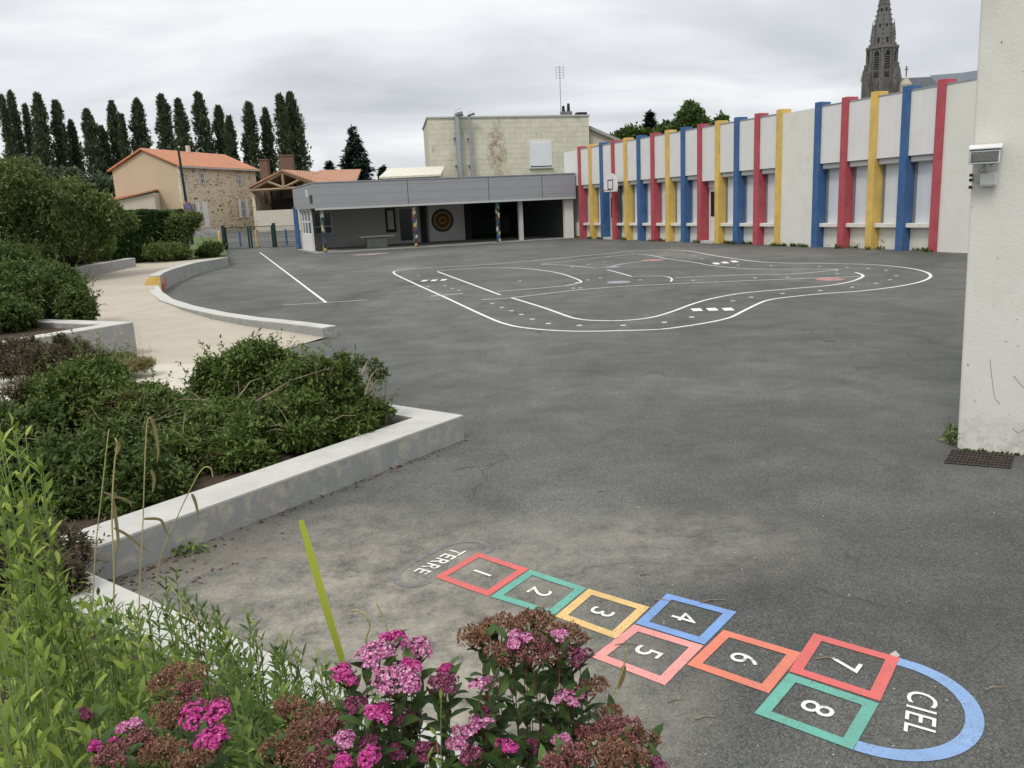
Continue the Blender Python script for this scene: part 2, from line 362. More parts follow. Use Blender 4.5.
def fine_leaves(P, Dr, L, W, curl=.35):
    """near leaves: six-faced blade with a midrib fold and a drooping tip"""
    P = np.asarray(P, float); Dr = unit(np.asarray(Dr, float)); n = len(P)
    L = np.broadcast_to(np.asarray(L, float).reshape(-1, 1), (n, 1)); W = np.broadcast_to(np.asarray(W, float).reshape(-1, 1), (n, 1))
    rnd = rng.normal(size=(n, 3)); S = unit(np.cross(Dr, np.array([0, 0, 1.]) + .25 * rnd)); U = np.cross(S, Dr)
    prof = [(0, .10), (.22, .72), (.48, 1.0), (.75, .68), (1.0, .03)]
    cols = []
    for t, w in prof:
        c = P + Dr * L * t * (1 - .1 * t) - U * L * curl * t * t * .6
        cols += [c - S * W * w / 2 + U * W * w * .16, c, c + S * W * w / 2 + U * W * w * .16]
    V = np.stack(cols, 1).reshape(-1, 3); f = []
    for a in range(4):
        b = a * 3; f += [(b, b + 1, b + 4, b + 3), (b + 1, b + 2, b + 5, b + 4)]
    i = np.arange(n)[:, None, None] * 15
    return V, (i + np.array(f)[None]).reshape(-1, 4)
def merge(lst):
    V = []; Fc = []; n = 0
    for v, f in lst: V.append(v); Fc.append(f + n); n += len(v)
    return np.concatenate(V), np.concatenate(Fc)
def lump(Q, f=1.0, seed=0):
    r = np.random.default_rng(seed); s = np.zeros(len(Q))
    for k in range(6):
        w = r.normal(size=3) * f * (1 + k * .5); s += np.sin(Q @ w + r.uniform(0, 6.3)) / (1 + .4 * k)
    return s / 2.6
def blob_points(blobs, n, seed, lumpy=.22, lf=2.2, inner=.72, zmin=None):
    """points spread through the outer shell of a union of ellipsoids"""
    r = np.random.default_rng(seed); out = []; on = []
    vol = np.array([(b[3] * b[4] * b[5]) ** (2 / 3) for b in blobs]); vol /= vol.sum()
    for b, w in zip(blobs, vol):
        m = int(n * w); d = unit(r.normal(size=(m, 3)))
        k = lump(d * np.array(b[3:6]) + np.array(b[:3]), lf, seed); rad = (1 + lumpy * k) * (inner + (1 - inner) * r.random(m) ** .5)
        p = np.array(b[:3]) + d * np.array(b[3:6]) * rad[:, None]
        out.append(p); on.append(unit(d / np.array(b[3:6])))
    P = np.concatenate(out); Nn = np.concatenate(on)
    keep = np.ones(len(P), bool)
    for b in blobs:  # drop what lies deep inside another lobe
        q = (P - np.array(b[:3])) / np.array(b[3:6]); keep &= (np.linalg.norm(q, axis=1) > .6)
    if zmin is not None: keep &= P[:, 2] > zmin
    return P[keep], Nn[keep]
def shrub(root, blobs, n, L, W, mat, seed, k=6, zmin=None, lf=2.2, lumpy=.22, inner=.72, upw=.5, spread=.9, name='foliage'):
    P, Nn = blob_points(blobs, n, seed, lumpy, lf, inner, zmin)
    r = np.random.default_rng(seed + 5)
    j_ = r.random(len(P)) < .10; cen = np.array(blobs[0][:3]); P[j_] += Nn[j_] * np.array([min(b[3], b[5]) for b in blobs]).mean() * r.uniform(.05, .28, (j_.sum(), 1)) + [0, 0, .01]
    ax = unit(Nn + np.array([0, 0, upw]) + .35 * r.normal(size=P.shape))
    Pk = np.repeat(P, k, 0); A = np.repeat(ax, k, 0)
    dr = unit(A * .7 + spread * unit(r.normal(size=A.shape)))
    base = Pk + A * r.uniform(-.8, .6, (len(Pk), 1)) * L
    V, Fc = leaves(base, dr, L * r.uniform(.45, 1.35, len(base)), W * r.uniform(.6, 1.3, len(base)))
    ns = max(4, n // 40) if k >= 5 else 0
    if ns:
        sel = r.integers(0, len(P), ns); sa = unit(Nn[sel] * .8 + [0, 0, .7] + .4 * r.normal(size=(ns, 3))); Ls = L * r.uniform(1.5, 5.5, (ns, 1)); T_ = np.tile(np.linspace(.1, 1, 14), ns)[:, None]
        bb = np.repeat(P[sel], 14, 0) + np.repeat(sa * Ls, 14, 0) * T_; dd_ = unit(np.repeat(sa, 14, 0) * .5 + .9 * unit(r.normal(size=(ns * 14, 3))))
        V2, F2 = leaves(bb, dd_, L * r.uniform(.5, .95, len(bb)), W * .8); V, Fc = merge([(V, Fc), (V2, F2)])
    return npmesh(name, V, Fc, mat, root)
def stems(root, base, blobs, n, r0, mat='twig', seed=0, name='stems'):
    r = random.Random(seed); mb = MB()
    for i in range(n):
        b = blobs[i % len(blobs)]
        t = Vector((b[0] + r.uniform(-.8, .8) * b[3], b[1] + r.uniform(-.8, .8) * b[4], b[2] + r.uniform(.1, .85) * b[5]))
        s = Vector((base[0] + (t.x - base[0]) * .35 + r.uniform(-.1, .1) * b[3], base[1] + (t.y - base[1]) * .35, base[2]))
        m = s.lerp(t, .5) + Vector((r.uniform(-.12, .12), r.uniform(-.12, .12), .1)) * b[3]
        mb.tube([s, m, t], [r0, r0 * .7, r0 * .25], 5)
    return mb.build(name, mat, root)
# ------------------------------------------------------------------ world and light
w = bpy.data.worlds.new('World'); scene.world = w; w.use_nodes = True; nt = w.node_tree
bg = nt.nodes['Background']; sky = N(nt, 'ShaderNodeTexSky'); sky.sky_type = 'NISHITA'; sky.sun_disc = False
SE, SA = 52, 205      # sun elevation, azimuth clockwise from +Y (behind the camera, a little to the left)
sky.sun_elevation = R(SE); sky.sun_rotation = R(SA)
tc = N(nt, 'ShaderNodeTexCoord'); sep = N(nt, 'ShaderNodeSeparateXYZ'); nt.links.new(tc.outputs['Generated'], sep.inputs[0])
zz = mth(nt, 'ADD', mth(nt, 'MAXIMUM', sep.outputs[2], 0), .22)
cb = N(nt, 'ShaderNodeCombineXYZ'); nt.links.new(mth(nt, 'DIVIDE', sep.outputs[0], zz), cb.inputs[0]); nt.links.new(mth(nt, 'DIVIDE', sep.outputs[1], zz), cb.inputs[1])
mp = N(nt, 'ShaderNodeMapping'); mp.inputs['Scale'].default_value = (.75, 1.15, 1); mp.inputs['Location'].default_value = (3.1, 1.7, 0); nt.links.new(cb.outputs[0], mp.inputs[0])
n1 = noise(nt, mp.outputs[0], 1.1, 7, .52, .35)
cl = ramp(nt, n1, [(.34, (4.9, 5.05, 5.3)), (.47, (6.0, 6.15, 6.4)), (.62, (7.9, 7.95, 8.0))])
grad = ramp(nt, sep.outputs[2], [(0, (.86, .86, .86)), (.10, (.80, .80, .805)), (.22, (.84, .84, .84)), (.35, (1.0, 1.0, .99)), (.7, (1.5, 1.48, 1.43))])
cl = mix(nt, 1.0, cl, grad, 'MULTIPLY')
nt.links.new(mix(nt, .93, sky.outputs[0], cl), bg.inputs[0]); bg.inputs[1].default_value = .1
sun = bpy.data.lights.new('sun', 'SUN'); sun.energy = 1.1; sun.angle = R(14); sun.color = (1, .95, .87)
so = bpy.data.objects.new('sun', sun); col.objects.link(so)
sd = Vector((math.sin(R(SA)) * math.cos(R(SE)), math.cos(R(SA)) * math.cos(R(SE)), math.sin(R(SE))))
so.rotation_euler = sd.to_track_quat('Z', 'Y').to_euler(); so.location = (0, -5, 30)
scene.view_settings.view_transform = 'Standard'; scene.view_settings.look = 'None'
scene.view_settings.exposure = .56; scene.view_settings.gamma = 1
scene.render.engine = 'CYCLES'
# ------------------------------------------------------------------ terrain
def hz(x, y):   # land height: level yard, then a street rising to the houses
    t = min(1, max(0, (y - 60) / 22)); return 1.15 * t * t * (3 - 2 * t)
xs = sorted(set([-2500, -900, -400, -200, -140] + list(range(-110, 111, 10)) + [140, 200, 400, 900, 2500])); ys = [-300, -60, -10, 30, 56, 60, 63, 66, 69, 72, 75, 78, 82, 90, 120, 200, 400, 900, 2500]
V = [(x, y, hz(x, y) - .03) for y in ys for x in xs]; nx = len(xs)
Fc = [(j * nx + i, j * nx + i + 1, (j + 1) * nx + i + 1, (j + 1) * nx + i) for j in range(len(ys) - 1) for i in range(nx - 1)]
struct(npmesh('ground', V, Fc, 'grass'))
struct(MB().add([(-45, -4, 0), (45, -4, 0), (45, 62, 0), (20, 75, 0), (-45, 62, 0)], [(0, 1, 2, 3, 4)]).build('yard_asphalt', 'asphalt'))
# street behind the gate
sa = [(-34 + 0, 60.5), (-12, 60.5), (-12, 90), (-34, 90)]
V = []; Y = [60.4, 63, 66, 69, 72, 75, 78, 82, 92]
for y in Y: V += [(-30 - (y - 60) * .05, y, hz(0, y) + .004), (-12, y, hz(0, y) + .004)]
struct(npmesh('street', V, [(2 * i, 2 * i + 1, 2 * i + 3, 2 * i + 2) for i in range(len(Y) - 1)], 'asphalt'))
# ------------------------------------------------------------------ painted markings
def ribbon(mb, pts, wd, z=.004, closed=False):
    pts = [Vector((p[0], p[1], 0)) for p in pts]; n = len(pts)
    # Catmull-Rom smoothing
    out = []
    rngi = range(n if closed else n - 1)
    for i in rngi:
        g = (lambda k: pts[k % n]) if closed else (lambda k: pts[max(0, min(n - 1, k))])
        a, b, c, d = g(i - 1), g(i), g(i + 1), g(i + 2)
        st = 6
        for s in range(st):
            t = s / st; out.append(.5 * ((2 * b) + (c - a) * t + (2 * a - 5 * b + 4 * c - d) * t * t + (3 * b - a - 3 * c + d) * t ** 3))
    if not closed: out.append(pts[-1])
    m = len(out); vs = []
    for i, p in enumerate(out):
        q0 = out[(i - 1) % m] if closed or i > 0 else p; q1 = out[(i + 1) % m] if closed or i < m - 1 else p
        d = (q1 - q0).normalized(); s = Vector((-d.y, d.x, 0)) * wd / 2
        vs += [(p.x + s.x, p.y + s.y, z), (p.x - s.x, p.y - s.y, z)]
    fs = [(2 * i + 1, 2 * ((i + 1) % m) + 1, 2 * ((i + 1) % m), 2 * i) for i in range(m if closed else m - 1)]
    mb.add(vs, fs)
def pl(l): return [G(*p) for p in l]
track = thing('road_circuit_marking', 'white painted toy road circuit winding over the middle of the asphalt yard', 'ground marking', G(650, 285))
mb = MB()
ribbon(mb, pl([(393.7, 273), (412.8, 282.8), (442.9, 296.4), (470.2, 309.3), (489.4, 318), (503, 323.3), (522.2, 327.6), (555, 330.6), (587.8, 331.4), (626, 330.6), (660, 329.4), (686.9, 326.1), (713.2, 321.7), (730.8, 317.3), (742.5, 311.5), (757.2, 304.3), (768, 300.3), (786.5, 297.4), (821.7, 293.9), (862.7, 290.9), (897.8, 286.5), (921.3, 281.6), (930.7, 276.3), (924.2, 271.6), (903.7, 267.5), (868.5, 264.6), (815.8, 263.4), (768.9, 262.6), (742.5, 259.9), (713.2, 255.5), (690, 251.3), (672, 250), (655, 250.3), (626, 251.6), (576.9, 256.5), (516.7, 262.3), (470.2, 265.6), (429.2, 267.7), (401.9, 270.0)]), .076, closed=True)
mb.build('outer_line', 'white_line', track)
mb = MB()
ribbon(mb, pl([(500.3, 295), (437.4, 271.6)]), .08)
ribbon(mb, pl([(437.4, 271), (470, 268.6), (497.6, 267.6), (527.7, 268.8), (555, 272.4), (571.4, 277), (581, 281.4), (577, 283.5), (564.6, 286)]), .07)
ribbon(mb, pl([(497.6, 291.5), (533, 288.8), (564.6, 286)]), .06)
ribbon(mb, pl([(481.2, 299.7), (511.3, 297.8), (571.4, 290.7), (620.6, 286.6), (660, 284.6), (700, 282.6), (751, 280.6), (800, 278.7), (859.7, 276.5)]), .06)
ribbon(mb, pl([(511.3, 297.8), (544, 307.9), (566, 315.8), (576, 318.6), (592, 320.5), (620.6, 320.7), (642.5, 318.9), (658, 316), (675.2, 310.6), (692.7, 304.1), (712, 298.7), (742.5, 293.2), (786.5, 289.2), (827.5, 285.7), (851, 281.6), (862, 277.2), (862, 274.8), (855.4, 272.5)]), .08)
ribbon(mb, pl([(631.6, 276.5), (640, 276.3), (663.4, 276.3), (671.6, 278.6), (670.8, 281.6)]), .06)
ribbon(mb, pl([(674.6, 277.8), (742.5, 274.8), (792.4, 274), (827.5, 271), (837.8, 269.9), (821.7, 269.1), (754.3, 269.1), (713.2, 265.7), (692.7, 262.2), (666.4, 258.7), (655, 256.2), (642.5, 254.6), (626, 255), (587.8, 259), (541.3, 264.2)]), .06)
ribbon(mb, pl([(541.3, 264.4), (566, 265.3), (598.8, 267.9), (626, 263.4), (660, 259.3)]), .06)
ribbon(mb, pl([(607, 269.9), (618, 272.6), (631.6, 276.5)]), .07)
ribbon(mb, pl([(431, 296.3), (463, 293.6)]), .07)
mb.build('inner_line', 'old_line', track)
mb = MB()
def patch(px, py, w_, d_): 
    c = G(px, py); mb.add([(c.x - w_ / 2, c.y - d_ / 2, .0045), (c.x + w_ / 2, c.y - d_ / 2, .0045), (c.x + w_ / 2 + d_ * .1, c.y + d_ / 2, .0045), (c.x - w_ / 2 + d_ * .1, c.y + d_ / 2, .0045)], [(0, 1, 2, 3)])
for px, py in ((423.8, 280.8), (433.3, 280.5), (442.8, 280.0)): patch(px, py, .19, .55)
for px, py in ((695.7, 309.9), (711.2, 309.5), (727, 309.4)): patch(px, py, .21, .45)
for px, py in ((715, 263.6), (723.8, 262.7), (733.2, 261.6)): patch(px, py, .22, .8)
mb.build('zebra_crossing', 'white_line', track)
mb = MB()
for px, py in [(418, 276), (428, 286.5), (445, 286), (452, 288.5), (459, 290.5), (492, 303.5), (501.7, 307.6), (511, 311), (521, 314.6), (532, 319.3), (548, 323.6), (579, 325.6), (623, 325.5), (664, 322.5), (691.5, 317.3), (732.6, 301), (750.8, 297.3), (782, 293.6), (820, 290.8), (852, 287.3), (876, 283.6), (890, 280), (896, 276), (886, 270.5), (868, 268.5), (847, 267.5), (819, 266.6), (771, 266), (738, 265), (702, 259), (694, 256), (683, 254), (666, 252.5), (604, 262), (588, 264.5), (572, 267), (600, 278), (588, 280), (577, 282.5), (573, 288.3), (580, 288), (693, 280.4), (755, 278), (787, 277.4), (837, 273.8), (640, 280), (520, 281), (608, 257), (632, 253)]:
    patch(px, py, .10, .11)
mb.build('centre_dash', 'old_line', track)
mb = MB()
for px, py, r_ in ((829.9, 279.4, .34), (653.2, 260.2, .42)):
    c = G(px, py); mb.disc(c, r_, .0055, 28, 1.1, 1.3)
mb.build('red_spot', rough_mat('faded_red_spot', (.40, .20, .18), .15, 4, 60, .001, .8, (.16, .13, .125), .9, 3, .45, .62), track)
mb = MB()
for px, py, r_ in ((618.7, 282.3, .36), (612.4, 267.1, .30)):
    c = G(px, py); mb.disc(c, r_, .0055, 28, 1.0, 1.2)
mb.build('lilac_spot', 'p_lilac', track)
l2 = thing('court_line_marking', 'long white painted line with a cross bar on the asphalt left of the toy road', 'ground marking', G(293, 275))
mb = MB(); ribbon(mb, pl([(260, 252.5), (293, 277.5), (326, 302.5)]), .08); mb.build('long_line', 'white_line', l2)
mb = MB(); ribbon(mb, pl([(283, 305.3), (325, 302.8), (368, 300.2)]), .05, .008); mb.build('cross_bar', 'old_line', l2)
# hopscotch ---------------------------------------------------------
hop = thing('hopscotch_marking', 'colourful painted hopscotch numbered one to eight between the words TERRE and CIEL', 'ground marking', G(690, 650))
def inset(q, k):
    c = [sum(p[i] for p in q) / 4 for i in (0, 1)]; out = []
    n = 4
    for i in range(4):
        p, a, b = Vector(q[i][:2]), Vector(q[i - 1][:2]), Vector(q[(i + 1) % 4][:2])
        out.append(p + (a - p).normalized() * k + (b - p).normalized() * k)
    return out
cells = [('p_red', 1, [(478.2, 552.8), (528.8, 569.4), (488.4, 596.8), (434.8, 577.7)]),
         ('p_green', 2, [(530.5, 570.2), (586.6, 588.7), (552.9, 616.7), (490.5, 597.2)]),
         ('p_yellow', 3, [(588.5, 589.2), (649.6, 607.7), (615.9, 639.5), (555, 617.0)]),
         ('p_blue', 4, [(667, 594), (736.7, 612.5), (704.5, 645.2), (635.5, 624.0)]),
         ('p_pink', 5, [(634.2, 625.0), (703.6, 646.2), (664.9, 685.9), (591.5, 657.6)]),
         ('p_orange', 6, [(723.6, 630.5), (801.5, 653.5), (768.7, 694.1), (687.0, 665.4)]),
         ('p_red', 7, [(813.8, 633.8), (899.9, 658.4), (880, 701.8), (788.5, 671.8)]),
         ('p_green', 8, [(788.6, 673.8), (878.9, 704.2), (852.8, 750.7), (754.3, 713.8)])]
def textmesh(s, name, size, origin, right, upv, mat, parent, z, off=.012, sx=1.0):
    cu = bpy.data.curves.new(name, 'FONT'); cu.body = s; cu.align_x = 'CENTER'; cu.align_y = 'CENTER'; cu.size = 1; cu.offset = off; cu.space_character = 1.08
    cu.resolution_u = 4
    tmp = bpy.data.objects.new('text_source', cu); col.objects.link(tmp)
    dg = bpy.context.evaluated_depsgraph_get(); me = bpy.data.meshes.new_from_object(tmp.evaluated_get(dg))
    bpy.data.objects.remove(tmp)
    xs_ = [v.co.x for v in me.vertices]; ys_ = [v.co.y for v in me.vertices]; cx, cy = (min(xs_) + max(xs_)) / 2, (min(ys_) + max(ys_)) / 2
    h = max(ys_) - min(ys_)
    for v in me.vertices:
        a = (v.co.x - cx) / h * size * sx; b = (v.co.y - cy) / h * size
        q = origin + right * a + upv * b; v.co = (q.x, q.y, z)
    me.materials.clear(); me.materials.append(MT[mat]); me.name = name
    o = bpy.data.objects.new(name, me); col.objects.link(o); relink(o, parent); return o
for k, (mt, num, q) in enumerate(cells):
    Q = [G(*p) for p in q]; I = inset(Q, .058)
    z = .004 + (.0 if k % 2 == 0 else .0004)
    mb = MB().add([(p.x, p.y, z) for p in Q] + [(p.x, p.y, z) for p in I], [(i, i + 4, (i + 1) % 4 + 4, (i + 1) % 4)[::-1] for i in range(4)])
    sqo = mb.build('number_square', mt, hop)
    c = sum(Q, Vector()) / 4; u = ((Q[1] + Q[2]) / 2 - (Q[0] + Q[3]) / 2).normalized(); v = Vector((u.y, -u.x, 0))
    textmesh(str(num), 'painted_number', .15, c + v * 0 - u * .0, v, u, 'white_line', hop, .0045, .0)
HU = (G(899, 658) - G(478, 553)); HU.z = 0; HU.normalize(); HV = Vector((HU.y, -HU.x, 0))
# grey patch and the word TERRE
mb = MB(); ribbon(mb, pl([(488, 553), (489, 547.5), (477, 541.5), (453, 543.5), (418, 559), (397, 574), (400, 583), (414, 586), (431, 581)]), .05, .0025)
mb.build('tar_ring', 'p_patch', hop)
textmesh('TERRE', 'painted_word', .112, G(440.5, 561.5), HV, HU, 'white_line', hop, .0045, .008, .92)
textmesh('CIEL', 'painted_word', .13, G(921, 714), (HV + HU * .12).normalized(), HU, 'white_line', hop, .0045, .0, .95)
# arch round CIEL
a0 = G(899.5, 658.6); a1 = G(853.5, 750.5); cc_ = (a0 + a1) / 2; hv = (a1 - a0) / 2; tip = G(985.5, 724); 
hu = Vector((-hv.y, hv.x, 0)).normalized()
if hu.dot(HU) < 0: hu = -hu
dep_ = (tip - cc_).dot(hu); sc = (dep_) / 1.0
vo = []; vi = []
for i in range(41):
    t = math.pi * i / 40; cth, sth = math.cos(t), math.sin(t)
    vo.append(cc_ - hv * cth + hu * dep_ * (sth ** .92)); vi.append(cc_ - hv * (1 - .075 / hv.length) * cth + hu * (dep_ - .075) * (sth ** .92))
mb = MB().add([(p.x, p.y, .0036) for p in vo + vi], [(i, i + 1, 42 + i, 41 + i) for i in range(40)]); mb.build('arch_border', 'p_arc', hop)
# ------------------------------------------------------------------ beds, walls, path on the left
WH = .26
def wallpoly(name, label, outer, inner, z0, z1, parent=None, cat='planter wall'):
    """outer/inner: equal-length plan polylines"""
    poly = list(outer) + list(reversed(inner))
    t = thing(name, label, cat, (sum(p.x for p in poly) / len(poly), sum(p.y for p in poly) / len(poly), 0))
    n = len(outer); mb = MB(); ct = MB()
    z1l = z1 if isinstance(z1, list) else [z1] * n
    for i in range(n - 1):
        A, B, C_, Dd = outer[i], outer[i + 1], inner[i + 1], inner[i]
        za, zb = z1l[i], z1l[i + 1]
        def seg(m, lo, hi):
            bq = [(A.x, A.y, lo[0]), (B.x, B.y, lo[1]), (C_.x, C_.y, lo[1]), (Dd.x, Dd.y, lo[0])]
            tq = [(A.x, A.y, hi[0]), (B.x, B.y, hi[1]), (C_.x, C_.y, hi[1]), (Dd.x, Dd.y, hi[0])]
            a = (B.x - A.x) * (C_.y - A.y) - (C_.x - A.x) * (B.y - A.y)
            if a < 0: bq.reverse(); tq.reverse()
            f = [(3, 2, 1, 0), (4, 5, 6, 7), (0, 1, 5, 4), (1, 2, 6, 5), (2, 3, 7, 6), (3, 0, 4, 7)]
            m.add(bq + tq, f)
        seg(mb, (z0, z0), (za - .02, zb - .02)); seg(ct, (za - .018, zb - .018), (za, zb))
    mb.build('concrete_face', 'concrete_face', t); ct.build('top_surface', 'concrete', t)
    return t
def bisect_off(pts, w_, side):
    out = []
    for i, p in enumerate(pts):
        q0 = pts[max(0, i - 1)]; q1 = pts[min(len(pts) - 1, i + 1)]; d = (q1 - q0); d.z = 0; d.normalize()
        out.append(p + Vector((-d.y, d.x, 0)) * w_ * side)
    return out
# near shrub planter: front wall and its arm running back
P0 = G(463, 415.0, WH); PF = G(81, 552, WH); PA = G(370, 401.2, WH); I0 = G(413.5, 417.5, WH); IF = G(57.5, 541.5, WH)
dirF = (PF - P0).normalized(); PF2 = P0 + dirF * ((PF - P0).length + .35)
IF2 = I0 + dirF * ((IF - I0).length + .4)
dA = (PA - P0).normalized(); PA2 = P0 + dA * 2.6; IA2 = I0 + dA * 2.3
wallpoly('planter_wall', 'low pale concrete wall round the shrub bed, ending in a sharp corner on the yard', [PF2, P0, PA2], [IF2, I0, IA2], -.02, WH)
mb = MB(); bedp = [IF2, I0, IA2, G(232, 394, .17), G(170, 402, .17), G(-120, 425, .17), G(-160, 560, .17)]
mb.add([(p.x, p.y, .17) for p in bedp], [tuple(range(len(bedp)))]); o = mb.build('shrub_bed_soil', 'soil'); struct(o)
# kerb in front of the camera's own bed
K0 = G(66, 562, .18); K1 = G(287, 661, .18); kd = (K1 - K0).normalized(); kn = Vector((-kd.y, kd.x, 0))
if kn.y > 0: kn = -kn
KA = K0 - kd * .25; KB = K0 + kd * 7.0
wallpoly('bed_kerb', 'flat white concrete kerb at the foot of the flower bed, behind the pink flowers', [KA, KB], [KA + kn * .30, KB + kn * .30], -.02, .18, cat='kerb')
# camera's flower bed: soil bank
def bankz(p):
    d = (Vector((p[0], p[1], 0)) - KA).dot(kn); return .14 + min(1, max(0, (d - .3) / 2.4)) * .55
V = []; nu, nv = 24, 12
for j in range(nv + 1):
    for i in range(nu + 1):
        p = KA - kd * 5 + kd * (12 * i / nu) + kn * (.3 + 4.5 * j / nv)
        V.append((p.x, p.y, bankz(p) + .02 * math.sin(i * 1.9 + j * 1.3) * (j > 0)))
struct(npmesh('flower_bed_soil', V, [(j * (nu + 1) + i, j * (nu + 1) + i + 1, (j + 1) * (nu + 1) + i + 1, (j + 1) * (nu + 1) + i) for j in range(nv) for i in range(nu)], 'soil'))
# path -------------------------------------------------------------
curve_px = [(336, 325.5, .22), (300, 321.2, .24), (260, 317.2, .26), (226.7, 312.4, .28), (195, 305.8, .30), (173, 299, .31), (162, 291.5, .32), (158, 284, .33)]
cA = [G(*p) for p in curve_px]
cI = bisect_off(cA, .32, 1)
if (cI[3] - cA[3]).x > 0: cI = bisect_off(cA, .32, -1)
wallpoly('curved_kerb', 'low white concrete kerb curving along the beige path, tapering to a point in the yard', cA, cI, -.02, [p[2] for p in curve_px], cat='kerb')
c2 = [(160, 275.4, .62), (164, 272.6, .60), (172, 269.2, .58), (195, 262.7, .53), (212, 259.8, .50), (228, 257.2, .46)]
cB = [G(*p) for p in c2]; cJ = bisect_off(cB, .35, 1)
if (cJ[2] - cB[2]).x > 0: cJ = bisect_off(cB, .35, -1)
wallpoly('curved_retaining_wall', 'grey concrete wall curving from the painted block towards the gate', cB, cJ, -.02, [p[2] for p in c2])
# painted blocks at the break in the kerb
def block(name, label, quad_px, z0, z1, mt):
    q = [G(a, b, z1) for a, b in quad_px]; mb = MB(); mb.prism([(p.x, p.y) for p in q], z0, z1); o = mb.build(name, mt, bev=.02)
    return tag(o, label, 'kerb block')
yb0 = cJ[0]; 
def orient(a, b, w_, z0, z1a, z1b, name, label, mt):
    d = (b - a); d.z = 0; d.normalize(); s = Vector((-d.y, d.x, 0)) * w_ / 2
    q = [a - s, b - s, b + s, a + s]; mb = MB().prism([(p.x, p.y) for p in q], z0, [z1a, z1b, z1b, z1a]); o = mb.build(name, mt, bev=.015); return tag(o, label, 'kerb block')
orient(G(149.5, 283.5, .36), G(154.5, 277.2, .6), .36, .1, .37, .61, 'sloping_kerb_end', 'yellow painted sloping end block of the curved kerb', 'yellow')
orient(G(158.5, 287.5, .2), G(161.5, 280, .3), .36, 0, .34, .55, 'red_kerb_block', 'red painted kerb face beside the yellow end block', 'p_coral')
# path surface
def pz(v): t = min(1, max(0, (v.y - 15.2) / 6)); u_ = min(1, max(0, (v.y - 22) / 14)); return .004 + .262 * t + .20 * u_
pp = [G(340, 340, 0), G(292, 346, 0.02), G(215, 366, .02), G(120, 392, .03), G(60, 395, .03), G(-40, 400, 0.03), G(-60, 345, .1), G(60, 300, .25), G(70, 268, .4), G(135, 262, .45), G(180, 261, .45), G(232, 257, .45)]
ins = [p for p in reversed(cJ)] + [cA[-1]] + [p for p in reversed(cA[:-1])]
# build as triangulated polygon with fine grid clipped: simple fan by bmesh
import bmesh
bm = bmesh.new()
inner_edge = [(a + b) / 2 for a, b in zip(cJ, cB)][::-1] + [(a + b) / 2 for a, b in zip(cA, cI)][::-1]
poly = pp[1:-1] + inner_edge
vs = [bm.verts.new((p.x, p.y, 0)) for p in poly]; f = bm.faces.new(vs)
bmesh.ops.triangulate(bm, faces=[f])
bmesh.ops.subdivide_edges(bm, edges=bm.edges[:], cuts=5, use_grid_fill=True)
for v in bm.verts: v.co.z = pz(v.co)
bm.normal_update()
if sum(f.normal.z for f in bm.faces) < 0: bmesh.ops.reverse_faces(bm, faces=bm.faces[:])
me = bpy.data.meshes.new('path'); bm.to_mesh(me); bm.free(); me.materials.append(MT['path'])
o = bpy.data.objects.new('path', me); col.objects.link(o); struct(o)
# pale sandy strip below the path
sp_ = [G(-80, 372, .06), G(140, 366, .06), G(206, 366.5, .06), G(225, 400, .06), G(120, 425, .06), G(-80, 445, .06)]
struct(MB().prism([(p.x, p.y) for p in sp_], -.01, .10).build('sandy_strip', 'sand'))
sl = [G(166, 371, .1), G(208, 369.5, .1), G(206, 364.5, .1), G(166, 366, .1)]
# mid planter with round shrub
MZ = .62
m0 = G(133, 322, MZ); m1 = G(-30, 349, MZ); m2 = G(104, 319, MZ)
d_ = (m1 - m0).normalized(); nn_ = Vector((d_.y, -d_.x, 0)); nn_ = nn_ if nn_.y > 0 else -nn_
w1 = [m0 + d_ * 8, m0, m0 + nn_ * 5.5]; w2 = [m0 + d_ * 8 + nn_ * .38, m0 + d_ * .38 + nn_ * .38, m0 + d_ * .38 + nn_ * 5.5]
wallpoly('mid_planter_wall', 'grey concrete wall below the dark rounded shrub, left of the beige path', w1, w2, -.02, MZ)
q = [w2[0], w2[1], w2[2], w2[2] + d_ * 8]; struct(MB().prism([(p.x, p.y) for p in q], -.01, MZ - .1).build('rounded_bed_soil', 'soil'))
# upper wall
u0 = G(135, 257.8, .85); u1 = G(62, 270.5, .85); du = (u1 - u0).normalized(); nu_ = Vector((du.y, -du.x, 0)); nu_ = nu_ if nu_.x < 0 else -nu_
wallpoly('upper_planter_wall', 'long grey concrete wall at the top of the beige path, under the hedge', [u0 + du * 12, u0], [u0 + du * 12 + nu_ * .4, u0 + nu_ * .4], -.02, .85)
q = [u0 + nu_ * .38, u0 + du * 12 + nu_ * .38, Vector((-24, 20, 0)), Vector((-50, 20, 0)), Vector((-50, 58, 0)), Vector((-24, 52, 0))]
struct(MB().prism([(p.x, p.y) for p in q], -.02, .72).build('hedge_bed_soil', 'soil'))
q = [G(136, 260.5, .4), G(229, 258, .4), G(219, 238, 1.0), G(150, 234, 1.0)]
struct(MB().prism([(p.x, p.y) for p in q], -.02, [.42, .42, 1.0, 1.0]).build('grass_bank', 'grass'))
